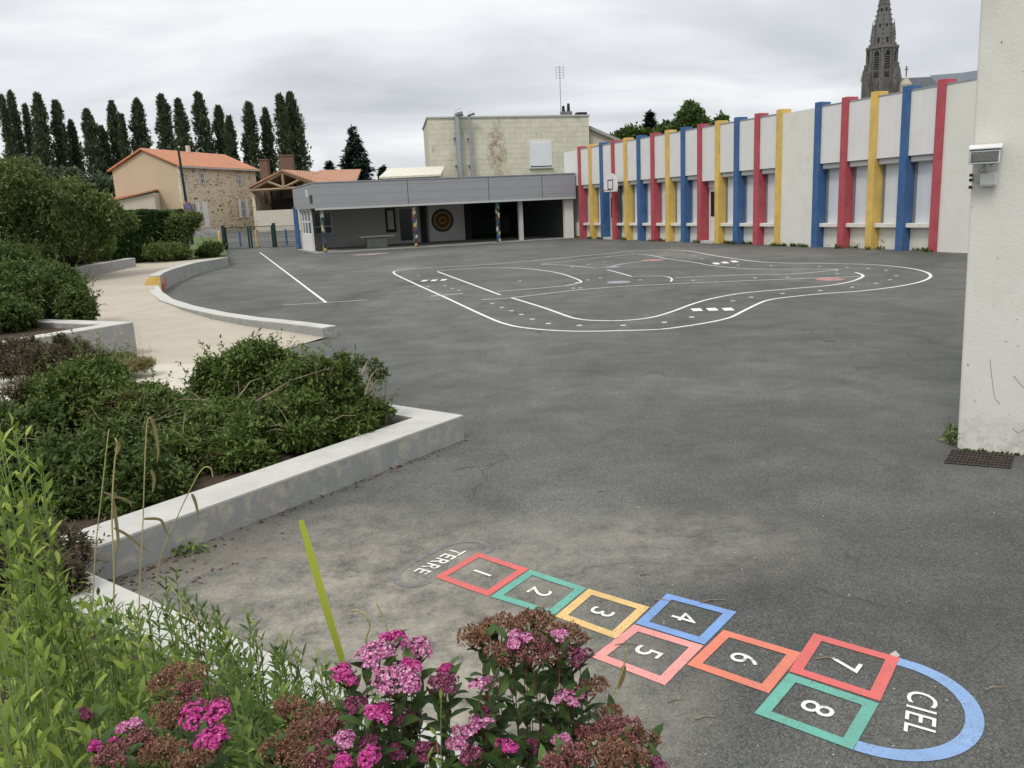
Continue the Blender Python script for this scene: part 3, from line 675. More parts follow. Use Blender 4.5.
# ------------------------------------------------------------------ school wing with coloured columns
_r = ray(168, 222); VX = _r.x / _r.y; sd_ = Vector((VX, 1, 0)).normalized(); nr = Vector((-sd_.y, sd_.x, 0))   # nr points to the yard
B18 = G(927.5, 251.8); dep18 = B18.y; SP = 6.065 / 131.2 * dep18 * math.hypot(1, VX)
FRONT = .46
O = B18 - nr * FRONT - sd_ * .0          # far-front edge of column 18 is s=0,p=FRONT
def W(s, p, z): q = O + sd_ * s + nr * p; return Vector((q.x, q.y, z))
def lbox(mb, s0, s1, p0, p1, z0, z1):
    if s0 > s1: s0, s1 = s1, s0
    b = [W(s0, p0, z0), W(s0, p1, z0), W(s1, p1, z0), W(s1, p0, z0)]; t = [W(s0, p0, z1), W(s0, p1, z1), W(s1, p1, z1), W(s1, p0, z1)]
    # orientation check
    a = (b[1] - b[0]).cross(b[2] - b[1]).z
    if a < 0: b.reverse(); t.reverse()
    mb.hexa(b, t); return mb
CW = .33
s_col = []; s = 0
for k in range(19):     # k=0 nearest (red c18)
    s_col.append(s); s += SP if k != 4 else SP * 1.59
cols = ['red', 'blue', 'yellow', 'red', 'blue', 'yellow', 'red', 'blue', 'yellow', 'red', 'blue', 'yellow', 'red', 'blue', 'yellow', 'red', 'blue', 'yellow', 'red']
school = thing('school_wing', 'long white school wing striped with red, yellow and blue columns, facing the yard', 'school building', W(12, 0, 0))
SILL, CLB, TOP = 1.02, 3.50, 5.80
s_near = -9.0; s_far = s_col[18] + 2.2
mb = MB(); lbox(mb, s_near, s_far, -7, -.12, -.02, TOP - .25); mb.build('building_body', 'white_wall', school)
mb = MB(); lbox(mb, s_near - .1, s_far + .1, -7.1, .30, TOP - .24, TOP - .1); mb.build('flat_roof', 'steel', school)
mb = MB()
for k in range(18):
    if k not in (4, 8, 15): mb = MB(); lbox(mb, s_col[k] + .003, s_col[k + 1] - CW - .003, -.119, .06, -.02, SILL - .163); mb.build('base_wall', 'base_wall', school)
mb = MB(); lbox(mb, s_col[18] + .003, s_far, -.12, .10, -.02, SILL); mb.build('base_wall', 'base_wall', school)
for k in range(19):
    mb = MB(); c = s_col[k]
    lbox(mb, c - CW, c, -.10, FRONT, -.02, TOP + .21)
    mb.build('column', cols[k], school, bev=.012)
for k in range(18):
    a, b = s_col[k], s_col[k + 1] - CW
    if k == 4:
        mb = MB(); lbox(mb, a, b, -.1, FRONT - .09, -.02, TOP); mb.build('solid_wall_panel', 'white_wall', school); continue
    zb = CLB if k != 8 else 3.15
    mb = MB(); lbox(mb, a + .005, b - .005, .0, FRONT - .09, zb, TOP); mb.build('cladding_panel', 'clad_v', school)
    mb = MB(); lbox(mb, a + .003, b - .003, .002, FRONT - .07, TOP + .002, TOP + .05); mb.build('roof_flashing', 'steel', school)
    if k == 8 or k == 15:
        d = MB(); lbox(d, a + .05, b - .05, -.11, -.03, 0, 2.75 if k == 8 else 2.9)
        door = d.build('door', 'clad' if k == 8 else 'soffit', school)
        g = MB(); lbox(g, a + .3, b - .22, -.028, -.015, 1.35, 2.6); g.build('window', 'dark_glass', door)
        g = MB(); lbox(g, a + .15, a + .22, -.028, .03, 1.02, 1.1); g.build('handle', 'steel', door)
        g = MB(); lbox(g, a + .01, b - .01, -.11, -.02, 2.78 if k == 8 else 2.93, CLB - .1); g.build('transom_panel', 'clad', school)
        g = MB(); lbox(g, a + .02, b - .02, 0, .5, -.01, .13); g.build('door_step', 'concrete', school)
        continue
    mb = MB(); lbox(mb, a + .12, b - .12, -.11, -.03, SILL, CLB - .2); sh = mb.build('roller_shutter', 'shutter', school)
    mb = MB(); lbox(mb, a + .005, a + .115, -.115, -.005, SILL, CLB); lbox(mb, b - .115, b - .005, -.115, -.005, SILL, CLB); mb.build('window_frame', 'frame_grey', sh)
    mb = MB(); lbox(mb, a + .02, b - .02, -.1, .28, CLB - .24, CLB - .005); mb.build('shutter_box', 'soffit', sh, bev=.05)
    mb = MB(); lbox(mb, a + .003, b - .003, -.1, .33, SILL - .16, SILL); mb.build('window_sill', 'base_wall', school, bev=.015)
mb = MB(); lbox(mb, s_near, -CW, -.1, FRONT - .09, -.02, TOP); mb.build('solid_wall_panel', 'white_wall', school)
mb = MB(); lbox(mb, s_near, -CW - .003, .002, FRONT - .07, TOP + .002, TOP + .05); mb.build('roof_flashing', 'steel', school)
mb = MB(); lbox(mb, s_col[18] + .005, s_far, 0, FRONT - .09, CLB, TOP); mb.build('cladding_panel', 'clad_v', school)
# vent grille and drainpipe
k = 2; mb = MB(); a = s_col[2]; lbox(mb, a + .42, a + .62, -.0, .012, .5, .72); mb.build('vent_grille', 'steel', school)
a = s_col[15] - CW - .1; mb = MB(); q = W(a, .12, 0); mb.tube([q, q + Vector((0, 0, CLB))], .085, 8); mb.build('drainpipe', 'dark_pipe', school)
# weeds at the foot of the wing
r = np.random.default_rng(4); ns = 900; ss = r.uniform(-6, s_far, ns); keepw = (np.sin(ss * 3.1) + np.sin(ss * 1.7 + 1) > .1); ss = ss[keepw]
pk = []
for q_ in ss: 
    ink = any(c - CW - .03 < q_ < c + .03 for c in s_col); sol = q_ < -CW or s_col[4] < q_ < s_col[5] - CW
    v_ = W(q_, (FRONT + .02 if ink else (FRONT - .06 if sol else .03)) + r.uniform(0, .05), 0); pk.append(v_)
P = np.array([tuple(p) for p in pk]); P = np.repeat(P, 7, 0) + r.normal(size=(len(P) * 7, 3)) * [.06, .06, 0]; dr = unit(r.normal(size=P.shape) * .6 + [-.3, -.2, .9])
V, Fc = leaves(P, dr, r.uniform(.06, .22, len(P)), .05); tag(npmesh('wall_foot_weeds', V, Fc, 'lf_shrub'), 'straggling green weeds along the foot of the striped school wing', 'weeds', kind='stuff')
# basketball hoop on column c3 (index 15)
bp = D(612, 185, W(s_col[15], FRONT, 0).y - .6)
hoop = thing('basketball_hoop', 'white basketball backboard with red rim fixed to a column of the school wing', 'basketball hoop', (bp.x, bp.y, 0))
hu_ = -sd_; hn = nr.copy()
bd = W(s_col[15] - CW / 2 - .75, FRONT + .55, 0); bd.z = zat(613, 184.5, bd.y)
mb = MB(); vs = []
for (a, b) in [(-.8, -.42), (.8, -.42), (.88, -.1), (.8, .25), (.52, .54), (.18, .66), (-.18, .66), (-.52, .54), (-.8, .25), (-.88, -.1)]: vs.append(bd + hu_ * a + Vector((0, 0, b)))
n = len(vs); mb.add([tuple(v + hn * .02) for v in vs] + [tuple(v - hn * .02) for v in vs], [tuple(range(n)), tuple(range(2 * n - 1, n - 1, -1))] + [(i, n + i, n + (i + 1) % n, (i + 1) % n) for i in range(n)])
mb.build('backboard', 'clad', hoop)
mb = MB(); fr = (hu_, -hn)
for a, b, w_, h_ in ((-.3, 0, .07, .56), (.3, 0, .07, .56), (0, .27, .67, .06), (0, -.27, .67, .06)): mb.box(bd + hu_ * a + Vector((0, 0, b)) + hn * .026, (w_, .008, h_), fr)
mb.build('target_square', 'black', hoop)
mb = MB(); cr_ = bd + hn * .45 + Vector((0, 0, -.33))
mb.tube([cr_ + Vector((math.cos(t) * .24, math.sin(t) * .24, 0)) for t in [2 * math.pi * i / 20 for i in range(21)]], .022, 6, False); mb.tube([cr_ - hn * .24, bd + Vector((0, 0, -.33))], .03, 6)
mb.build('rim', 'p_coral', hoop)
mb = MB(); e_ = bd - hn * .55 + sd_ * .6
mb.tube([bd - hn * .02 + Vector((0, 0, .2)), e_ + Vector((0, 0, .2))], .03, 6); mb.tube([bd - hn * .02 - Vector((0, 0, .2)), e_ - Vector((0, 0, .2))], .03, 6); mb.build('bracket', 'steel', hoop)
# ------------------------------------------------------------------ covered playground (preau)
RR = W(s_col[18] + .35, FRONT + .02, 0); LL = G(320, 253.8)
RR = Vector((RR.x, RR.y, 0)); fx = (RR - LL); LEN = fx.length; fx.normalize(); fy = Vector((sd_.x, sd_.y, 0))   # fy goes back, parallel to the school wing
def S(a, b, z): q = LL + fx * a + fy * b; return Vector((q.x, q.y, z))
def sbox(mb, a0, a1, b0, b1, z0, z1):
    return mb.hexa([S(a0, b0, z0), S(a1, b0, z0), S(a1, b1, z0), S(a0, b1, z0)], [S(a0, b0, z1), S(a1, b0, z1), S(a1, b1, z1), S(a0, b1, z1)])
def s_of(px, b):     # a-coordinate where the vertical plane through pixel column px meets the line b metres behind the front
    d = ray(px, 225); d = Vector((d.x, d.y, 0)); o_ = LL + fy * b
    # solve t*d = o_ + a*fx
    det = d.x * (-fx.y) + d.y * fx.x; t = (o_.x * (-fx.y) + o_.y * fx.x) / det; q = d * t
    return (q - o_).dot(fx)
ZB, ZT, DEPB = 2.78, 4.28, 8.5
pre = thing('covered_playground', 'low open-fronted playground shelter with a grey fascia, across the far side of the yard', 'shelter', S(LEN / 2, 3, 0))
mb = MB(); sbox(mb, 0, LEN, 0, .12, ZB, ZT); sbox(mb, 0, .12, .12, DEPB + 1, ZB, ZT); mb.build('fascia', 'fascia', pre)
for a in (LEN * .335, LEN * .645, LEN * .86): mb = MB(); sbox(mb, a, a + .03, -.006, -.001, ZB, ZT); mb.build('fascia_joint', 'black', pre)
mb = MB(); sbox(mb, -.04, LEN, -.04, DEPB + 1, ZT + .002, ZT + .06); mb.build('flat_roof', 'steel', pre)
mb = MB(); sbox(mb, .13, LEN, .13, DEPB, ZB + .02, ZB + .3); mb.build('ceiling', 'soffit', pre)
mb = MB(); sbox(mb, .0, LEN, .0, .3, ZB - .13, ZB - .002); mb.build('edge_beam', 'soffit', pre)
mb = MB(); sbox(mb, -.2, LEN, .25, DEPB, .0, .045); mb.build('floor_slab', 'concrete_face', pre)
# back wall: pale left part, recess on the right coloured near-black for its shade
aS = s_of(470, DEPB - 1)
mb = MB(); sbox(mb, .1, aS, DEPB - .8, DEPB - .6, 0, ZB); mb.build('back_wall', 'inner', pre)
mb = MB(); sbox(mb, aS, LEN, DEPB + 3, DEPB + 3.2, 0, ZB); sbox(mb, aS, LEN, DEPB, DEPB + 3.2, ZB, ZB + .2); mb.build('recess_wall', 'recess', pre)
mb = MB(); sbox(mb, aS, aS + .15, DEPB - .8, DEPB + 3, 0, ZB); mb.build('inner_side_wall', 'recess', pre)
mb = MB(); a1 = s_of(565.5, .4); sbox(mb, a1, LEN, .45, .75, 0, ZB - .13); mb.build('end_wall', 'white_wall', pre); mb = MB(); sbox(mb, LEN - .35, LEN - .15, .76, DEPB + 2.9, 0, ZB); mb.build('end_wall', 'recess', pre)  # inner part of the end wall carries the same painted-in shade
mb = MB(); sbox(mb, .14, s_of(420, DEPB - .8), DEPB - .86, DEPB - .801, 0.05, .85); mb.build('pale_dado', 'inner_light', pre)
# white archery-target panel
pa, pb = s_of(429, DEPB - 1), s_of(464.5, DEPB - 1)
tp = MB(); sbox(tp, pa, pb, DEPB - 1.05, DEPB - .9, .06, 2.68); tpo = tp.build('target_panel', 'clad', pre)
tcx, tz = s_of(442.8, DEPB - 1.05), zat(442.8, 220.3, S((pa + pb) / 2, DEPB - 1.05, 0).y)
for i, (rr_, mt) in enumerate(((.84, 'tgt_dark'), (.68, 'tgt_gold'), (.50, 'tgt_brown'), (.30, 'tgt_gold'), (.15, 'tgt_brown'))):
    if 'tgt_dark' not in MT:
        MT['tgt_dark'] = rough_mat('target_dark', (.05, .06, .055), .1, 4, 30, .001, .8); MT['tgt_gold'] = rough_mat('target_gold', (.33, .24, .08), .1, 4, 30, .001, .8); MT['tgt_brown'] = rough_mat('target_brown', (.15, .05, .04), .1, 4, 30, .001, .8)
    mb = MB(); vs = [S(tcx + rr_ * math.cos(t), DEPB - 1.055 - .004 * i, tz + rr_ * math.sin(t)) for t in [2 * math.pi * j / 32 for j in range(32)]]
    mb.add(vs, [tuple(range(32))]); mb.build('target_ring', mt, tpo)
def back_item(name, p0, p1, z0, z1, mt, b=DEPB - .87, th=.05, parent=pre):
    mb = MB(); sbox(mb, s_of(p0, b), s_of(p1, b), b, b + th, z0, z1); return mb.build(name, mt, parent)
dr_ = back_item('door', 398, 414, .05, 2.6, 'inner_light', DEPB - .9, .08); back_item('glass_panel', 400, 412, .25, 2.5, 'dark_glass', DEPB - .93, .02, dr_)
dk = back_item('doorway', 420.5, 427, .05, 2.65, 'black', DEPB - .92, .03)
dk = back_item('doorway', 465, 469.5, .05, 2.65, 'black', DEPB - .92, .03)
wp = back_item('notice_board', 386, 396, .9, 2.6, 'black', DEPB - .9, .04); back_item('notice_sheet', 388, 394, 1.1, 2.45, 'inner_light', DEPB - .93, .02, wp)
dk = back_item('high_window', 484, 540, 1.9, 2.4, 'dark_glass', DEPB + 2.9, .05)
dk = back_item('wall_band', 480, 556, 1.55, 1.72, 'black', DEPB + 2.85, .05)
# glazed left end wall
mb = MB(); sbox(mb, .16, .30, 3.6, DEPB - .8, 0, 1.1); mb.build('low_wall', 'clad', pre)
wf = MB()
for b in (3.6, 5.0, 6.3, 7.4): sbox(wf, .17, .29, b, b + .12, 1.1, ZB)
for z in (1.1, 1.9, ZB - .12): sbox(wf, .19, .27, 3.6, DEPB - .8, z + .001, z + .08)
wfo = wf.build('window_frame', 'clad', pre)
mb = MB(); sbox(mb, .22, .24, 3.65, DEPB - .8, 1.15, ZB - .05); mb.build('pane', 'glass', wfo)
# inner partition with windows seen through the opening
b_ = 4.2; p0, p1 = s_of(318, b_), s_of(334, b_)
mb = MB()
mb = MB(); b_ = DEPB - .95
fr_ = MB()
for px in (313, 322, 331): a = s_of(px, b_); sbox(fr_, a, a + .14, b_, b_ + .08, 1.0, 2.6)
for z in (1.0, 1.5, 2.5): sbox(fr_, s_of(312, b_), s_of(332, b_), b_ - .01, b_ + .07, z, z + .1)
f2 = fr_.build('window_frame', 'clad', pre); back_item('pane', 313, 331, 1.1, 2.5, 'glass', DEPB - .9, .02, f2)
mb = MB(); a = s_of(315.5, 2.2); sbox(mb, a, s_of(322.5, 2.2), 2.2, 2.5, .045, .95); mb.build('brick_counter', 'rust', pre)
# blue post outside the left end
mb = MB(); q = G(299, 249.5); mb.box((q.x, q.y, 1.5), (.28, .28, 3.0)); tag(mb.build('blue_post', 'blue', bev=.02), 'square blue post at the left end of the shelter beside the gate', 'post')
# mosaic posts
def mosaic_mat():
    m, nt, b = newmat('mosaic'); p = pos(nt); v = N(nt, 'ShaderNodeTexVoronoi'); v.inputs['Scale'].default_value = 5.0; nt.links.new(p, v.inputs['Vector'])
    s_ = N(nt, 'ShaderNodeSeparateColor'); nt.links.new(v.outputs['Color'], s_.inputs[0])
    r_ = N(nt, 'ShaderNodeValToRGB'); r_.color_ramp.interpolation = 'CONSTANT'; e = r_.color_ramp.elements
    cs = [(.02, .05, .12), (.42, .34, .06), (.015, .02, .03), (.03, .09, .05), (.45, .45, .42), (.02, .07, .14), (.14, .03, .05), (.02, .025, .04), (.05, .11, .16)]
    while len(e) < len(cs): e.new(.5)
    for i, c in enumerate(cs): e[i].position = i / len(cs); e[i].color = (*c, 1)
    nt.links.new(s_.outputs[0], r_.inputs[0]); nt.links.new(r_.outputs[0], b.inputs['Base Color']); b.inputs['Roughness'].default_value = .35
    return m
MT['mosaic'] = mosaic_mat()
posts = []
for px, lab in ((323, 'left'), (415, 'middle'), (498, 'right')):
    a = s_of(px, .35); mb = MB(); sbox(mb, a - .11, a + .11, .26, .46, .0, ZB - .14); mb.build('mosaic_pillar', 'mosaic', pre, bev=.02)
a = s_of(521.5, .6); mb = MB(); sbox(mb, a - .13, a + .13, .6, .85, 0, ZB - .0); mb.build('plain_pillar', 'soffit', pre)
# small wall plates on the fascia's left face
mb = MB(); sbox(mb, -.02, -.002, 2.6, 3.5, 3.5, 4.0); mb.build('wall_plate', 'inner', pre)
mb = MB(); sbox(mb, -.02, -.002, .9, 2.0, 3.1, 3.6); mb.build('wall_plate', 'rust', pre)
# table tennis table under shelter
fp = Vector((-fx.y, fx.x, 0)); q = S(s_of(375, 4), 4, .045); tt = thing('table_tennis_table', 'grey concrete table tennis table standing under the shelter', 'table', q, math.atan2(fx.y, fx.x))
mb = MB(); mb.box(q + Vector((0, 0, .74)), (2.3, 1.4, .09), (fx, fp)); mb.build('table_top', 'inner_light', tt, bev=.01)
mb = MB(); mb.box(q + Vector((0, 0, .345)), (1.35, .8, .69), (fx, fp)); mb.build('table_base', 'concrete_face', tt, bev=.02)
# pink painting on the floor in front of the shelter
mb = MB(); c = G(371, 254.2); mb.disc(c, 1.0, .004, 24, 1.1, .9); tag(mb.build('faded_floor_painting', rough_mat('faded_floor_paint', (.33, .22, .22), .2, 2, 60, .001, .8, (.10, .13, .12), .9, 1.5, .5, .6)), 'faded pink painted patch on the asphalt in front of the shelter', 'ground marking')
# ------------------------------------------------------------------ cream block building behind
fp = Vector((-fx.y, fx.x, 0)); YO = D(429.5, 150, 71); YO.z = 0
def yon(px, py, off=0):
    d = ray(px, py); dh = Vector((d.x, d.y, 0)); o_ = YO + fp * off; det = dh.x * (-fx.y) + dh.y * fx.x
    t_ = (o_.x * (-fx.y) + o_.y * fx.x) / det; q = dh * t_; return (q - o_).dot(fx), CH + d.z * t_
def YQ(a, b, z): q = YO + fx * a + fp * b; return Vector((q.x, q.y, z))
yL = yon(589.5, 150)[0]; yt = yon(500, 117.5)[1]
def rust_stain(nt, p, cc):
    c = YQ(yon(497, 148)[0], 0, yon(497, 152)[1]); mm = N(nt, 'ShaderNodeMapping'); mm.vector_type = 'TEXTURE'; mm.inputs['Location'].default_value = c; mm.inputs['Rotation'].default_value = (0, 0, math.atan2(fx.y, fx.x)); mm.inputs['Scale'].default_value = (.95, 50, 2.4); nt.links.new(p, mm.inputs[0])
    l = N(nt, 'ShaderNodeVectorMath', operation='LENGTH'); nt.links.new(mm.outputs[0], l.inputs[0])
    k = mth(nt, 'SUBTRACT', 1.0, l.outputs['Value'], True)
    nz = ramp(nt, noise(nt, p, 1.9, 6, .8), [(.42, (0, 0, 0)), (.56, (1, 1, 1))])
    cc = mix(nt, mth(nt, 'MULTIPLY', mth(nt, 'POWER', k, .5), nz), cc, (.20, .13, .06))
    nz2 = ramp(nt, noise(nt, p, .9, 8, .8, 1), [(.56, (0, 0, 0)), (.66, (1, 1, 1))])
    return mix(nt, mth(nt, 'MULTIPLY', nz2, .6), cc, (.25, .18, .09))
MT['yellow_block'] = brick_mat('cream_slab_cladding', (.58, .56, .46), (.52, .50, .405), (.36, .34, .26), .95, .42, .022, tuple(fx), .35, rust_stain)
yb = thing('cream_block_building', 'tall cream block building with two metal flue pipes, rising behind the shelter', 'building', YQ(yL / 2, 0, 0))
FR = (fx, fp)
FB = (fx, Vector((-.13, 1, 0)).normalized()); YC = lambda z: YQ(yL / 2, 0, z) + FB[1] * 5
mb = MB(); mb.box(YC(yt / 2), (yL, 10, yt), FB); mb.build('wall', 'yellow_block', yb)
mb = MB(); mb.box(YC(yt + .07), (yL + .2, 10.2, .13), FB); mb.build('roof_edge', 'soffit', yb)
a0_, z1_ = yon(529, 140.5); a1_, z0_ = yon(552, 167)
mb = MB(); mb.box(YQ((a0_ + a1_) / 2, -.03, (z0_ + z1_) / 2), (a1_ - a0_, .06, z1_ - z0_), FR); wn = mb.build('window', 'clad', yb)
mb = MB(); mb.box(YQ((a0_ + a1_) / 2, -.075, (z0_ + z1_) / 2 - .05), (a1_ - a0_ - .34, .03, z1_ - z0_ - .36), FR); mb.build('roller_shutter', 'shutter', wn)
mb = MB(); mb.box(YQ((a0_ + a1_) / 2, -.1, z0_ - .05), (a1_ - a0_ + .15, .2, .1), FR); mb.build('window_sill', 'soffit', wn)
mb = MB(); mb.box(YQ((a0_ + a1_) / 2, -.068, z0_ + .1), (a1_ - a0_ - .1, .012, .12), FR); mb.build('rust_line', 'rust', wn)
for i, (pxt, pxb, pt, w_) in enumerate(((457, 459.5, 113.5, .24), (469, 471.5, 114.5, .13))):
    ta, tz_ = yon(pxt, pt, -.5); ba, bz_ = yon(pxb, 180, -.5); a, b = YQ(ta, -.5, tz_), YQ(ta, -.5, bz_ - 1)
    fl = MB(); fl.tube([b, a], w_, 10); fo = fl.build('flue_pipe', 'steel', yb)
    c = MB(); c.tube([a + Vector((-.12, -.1, -.02)), a + Vector((.45, -.1, .12))], [w_ * 1.1, w_ * 1.5], 10); c.build('flue_cowl', 'steel', fo)
    for zf in (.35, .7):
        c = MB(); c.box(YQ(ta, -.26, b.z + (a.z - b.z) * zf), (w_ * 2.6, .5, .06), FR); c.build('pipe_bracket', 'steel', fo)
ca = yon(566, 112, 1)[0]; ch = MB(); ch.box(YQ(ca, 1, yt + .32), (.9, .6, .4), FR); cho = ch.build('chimney', 'stone', yb)
for dx, h in ((-.24, 1.0), (.24, 1.2)): t_ = MB(); t_.tube([YQ(ca + dx, 1, yt + .5), YQ(ca + dx, 1, yt + h)], [.15, .11], 8); t_.build('chimney_pot', 'black', cho)
ca2 = yon(581, 115, 1)[0]; ch = MB(); ch.box(YQ(ca2, 1, yt + .28), (.9, .6, .3), FR); ch.build('low_chimney', 'black', yb)
an = MB(); aa = yon(561, 115, 1)[0]; q_ = YQ(aa, 1, yt); t_ = D(559.5, 66, q_.y); an.tube([q_ + Vector((0, 0, .1)), tuple(t_)], .035, 5)
for k in range(5):
    z = t_.z - .1 - k * .22; an.tube([(t_.x - .36, t_.y, z), (t_.x + .36, t_.y, z)], .016, 4)
for dx in (-.33, 0, .33): an.tube([(t_.x + dx, t_.y, t_.z), (t_.x + dx, t_.y, t_.z - 1.05)], .016, 4)
tag(an.build('rooftop_antenna', 'steel'), 'thin television aerial on a mast on the cream block roof', 'antenna')
YD = YQ(yL, 0, 0).y
# small annex with mono-pitch roof to the right of it
ax0, ax1 = D(589.5, 140, YD + 1).x, D(640, 140, YD + 1).x; za, zb = zat(589, 126, YD + 1), zat(612, 136, YD + 1)
ann = thing('annex_building', 'cream annex with a sloping roof edge between the cream block and the school wing', 'building', ((ax0 + ax1) / 2, YD + 3, 0))
sl_ = (zb - za) / (D(612, 136, YD + 1).x - ax0)
def zr(x): return za + sl_ * (x - ax0)
mb = MB().prism([(ax0 + .02, YD + 1), (ax1, YD + 1), (ax1, YD + 8), (ax0 + .02, YD + 8)], 0, [zr(ax0) - .3, zr(ax1) - .3, zr(ax1) - .3, zr(ax0) - .3]); mb.build('wall', 'pale_render', ann)
mb = MB(); mb.hexa([(ax0 - .0, YD + .6, zr(ax0) - .28), (ax1, YD + .6, zr(ax1) - .28), (ax1, YD + 8.4, zr(ax1) - .28), (ax0 - .0, YD + 8.4, zr(ax0) - .28)], [(ax0 - .0, YD + .6, zr(ax0)), (ax1, YD + .6, zr(ax1)), (ax1, YD + 8.4, zr(ax1)), (ax0, YD + 8.4, zr(ax0))]); mb.build('roof', 'concrete_face', ann)
# ribbed metal roof
ml, mr = D(379, 177, 66.8), D(441, 177, 66.8); mt0, mt1 = D(388, 168.5, 70.5), D(445, 168, 70.5)
ms = thing('metal_roof_shed', 'low shed with a pale ribbed metal roof, just above the shelter fascia', 'shed', ((ml.x + mr.x) / 2, 64, 0))
MT['ribbed'] = stripe_mat('ribbed_metal_sheet', (.58, .56, .47), .62, .5, .6, (1, -.25, 0), .03, sharp=True)
mb = MB(); mb.hexa([(ml.x, 66.8, ml.z - .15), (mr.x, 66.8, ml.z - .15), (mt1.x, 70.5, mt0.z - .15), (mt0.x, 70.5, mt0.z - .15)], [(ml.x, 66.8, ml.z), (mr.x, 66.8, ml.z), (mt1.x, 70.5, mt0.z), (mt0.x, 70.5, mt0.z)]); mb.build('roof', 'ribbed', ms)
mb = MB(); mb.prism([(ml.x + .2, 67.0), (mr.x - .2, 67.0), (mt1.x - .2, 70.4), (mt0.x + .2, 70.4)], 0, [ml.z - .16, ml.z - .16, mt0.z - .16, mt0.z - .16]); mb.build('wall', 'pale_render', ms)
# ------------------------------------------------------------------ houses on the left
HB = 1.0
def house_left():
    Dn = 84.0
    c_near = D(179, 170, Dn); c_r = D(255, 170, 97.0)
    A = Vector((c_near.x, c_near.y, 0)); B = Vector((c_r.x, c_r.y, 0)); d1 = (B - A); L1 = d1.length; d1.normalize(); d2 = Vector((-d1.y, d1.x, 0))
    # gable width from the left pixel
    lx = ray(112, 170); a_, b_ = lx.x / lx.y, 0
    # solve A + t*d2 with x/y = a_
    t = (A.x - a_ * A.y) / (a_ * d2.y - d2.x); Wd = t
    ze = zat(179, 166, Dn); zrd = zat(146, 149.5, A.y + d2.y * Wd / 2)
    h = thing('stone_house', 'two-storey house with rubble stone front, ochre gable and orange tiled roof', 'house', tuple(A + d1 * L1 / 2 + d2 * Wd / 2 + Vector((0, 0, HB))))
    def H(a, b, z): q = A + d1 * a + d2 * b; return Vector((q.x, q.y, z))
    def hb(mb, a0, a1, b0, b1, z0, z1): return mb.hexa([H(a0, b0, z0), H(a1, b0, z0), H(a1, b1, z0), H(a0, b1, z0)], [H(a0, b0, z1), H(a1, b0, z1), H(a1, b1, z1), H(a0, b1, z1)])
    mb = MB(); hb(mb, .0, L1, 0, .3, 0, ze); mb.build('stone_front', 'rubble', h)
    mb = MB(); mb.add([H(0, .301, 0), H(0, Wd, 0), H(0, Wd, ze), H(0, Wd / 2, zrd - .1), H(0, .301, ze)], [(0, 4, 3, 2, 1)])
    mb.add([H(L1, .301, 0), H(L1, Wd, 0), H(L1, Wd, ze), H(L1, Wd / 2, zrd - .1), H(L1, .301, ze)], [(0, 1, 2, 3, 4)]); mb.add([H(0, Wd, 0), H(L1, Wd, 0), H(L1, Wd, ze), H(0, Wd, ze)], [(0, 3, 2, 1)])
    mb.build('rendered_gable', 'ochre', h)
    mb = MB(); o_ = .35; th = .16
    for (b0, z0, b1, z1) in ((-o_, ze - .12, Wd / 2, zrd), (Wd + o_, ze - .12, Wd / 2, zrd)):
        mb.add([H(-.3, b0, z0), H(L1 + .3, b0, z0), H(L1 + .3, b1, z1), H(-.3, b1, z1), H(-.3, b0, z0 + th), H(L1 + .3, b0, z0 + th), H(L1 + .3, b1, z1 + th), H(-.3, b1, z1 + th)], [(3, 2, 1, 0), (4, 5, 6, 7), (0, 1, 5, 4), (1, 2, 6, 5), (2, 3, 7, 6), (3, 0, 4, 7)])
    rf = mb.build('roof', tile_mat('bright_terracotta_tiles', (.50, .215, .12), tuple(d1)), h)
    mb = MB(); hb(mb, -.3, L1 + .3, -.46, -.34, ze - .16, ze - .02); mb.build('gutter', 'soffit', h)
    mb = MB(); mb.tube([H(.12, -.08, 0), H(.12, -.08, ze - .1)], .06, 6); mb.build('drainpipe', 'clad', h)
    mb = MB(); hb(mb, L1 * .50, L1 * .50 + .35, Wd * .45, Wd * .45 + .35, zrd - .1, zrd + .75); mb.build('chimney', 'pale_render', rf)
    def win(px0, py0, px1, py1, door=False, shut=True):
        def on(px, py):
            d = ray(px, py); dh = Vector((d.x, d.y, 0)); det = dh.x * (-d1.y) + dh.y * d1.x; t_ = (A.x * (-d1.y) + A.y * d1.x) / det
            q = dh * t_; return (q - A).dot(d1), CH + d.z * t_
        a0, z1 = on(px0, py0); a1, z0 = on(px1, py1)
        m_ = MB(); hb(m_, a0 - .12, a1 + .12, -.04, -.002, z0 - .12, z1 + .14); wo = m_.build('door' if door else 'window', 'clad' if door else 'pale_render', h)
        if not door:
            m_ = MB(); hb(m_, a0, a1, -.07, -.042, z0, z1); m_.build('pane', 'glass', wo)
            m_ = MB(); am = (a0 + a1) / 2
            for x in (a0, am, a1 - .06): hb(m_, x, x + .07, -.09, -.071, z0, z1)
            for x in (z0, (z0 + z1) / 2, z1 - .06): hb(m_, a0, a1, -.095, -.0905, x, x + .06)
            m_.build('window_frame', 'clad', wo)
            if shut:
                for (x0, x1) in ((a0 - .62, a0 - .14), (a1 + .14, a1 + .62)):
                    m_ = MB(); hb(m_, x0, x1, -.1, -.04, z0 - .1, z1 + .1); m_.build('shutter', 'clad', wo)
        return wo
    win(199.5, 173, 204.5, 184, shut=False); win(237.2, 174.5, 241.5, 185, shut=False)
    win(190, 203, 197, 222); win(240.5, 200.5, 245.5, 217); win(202.5, 203, 209, 226, door=True)
    # lean-to annex in front of the gable
    p0 = D(110, 210, 80); p1 = D(154.5, 200, 82); 
    le = thing('lean_to', 'low pale lean-to with a tiled roof against the ochre gable', 'outbuilding', (p0.x, p0.y, HB))
    zl, zh = zat(106, 201, 80), zat(154, 191.5, 82)
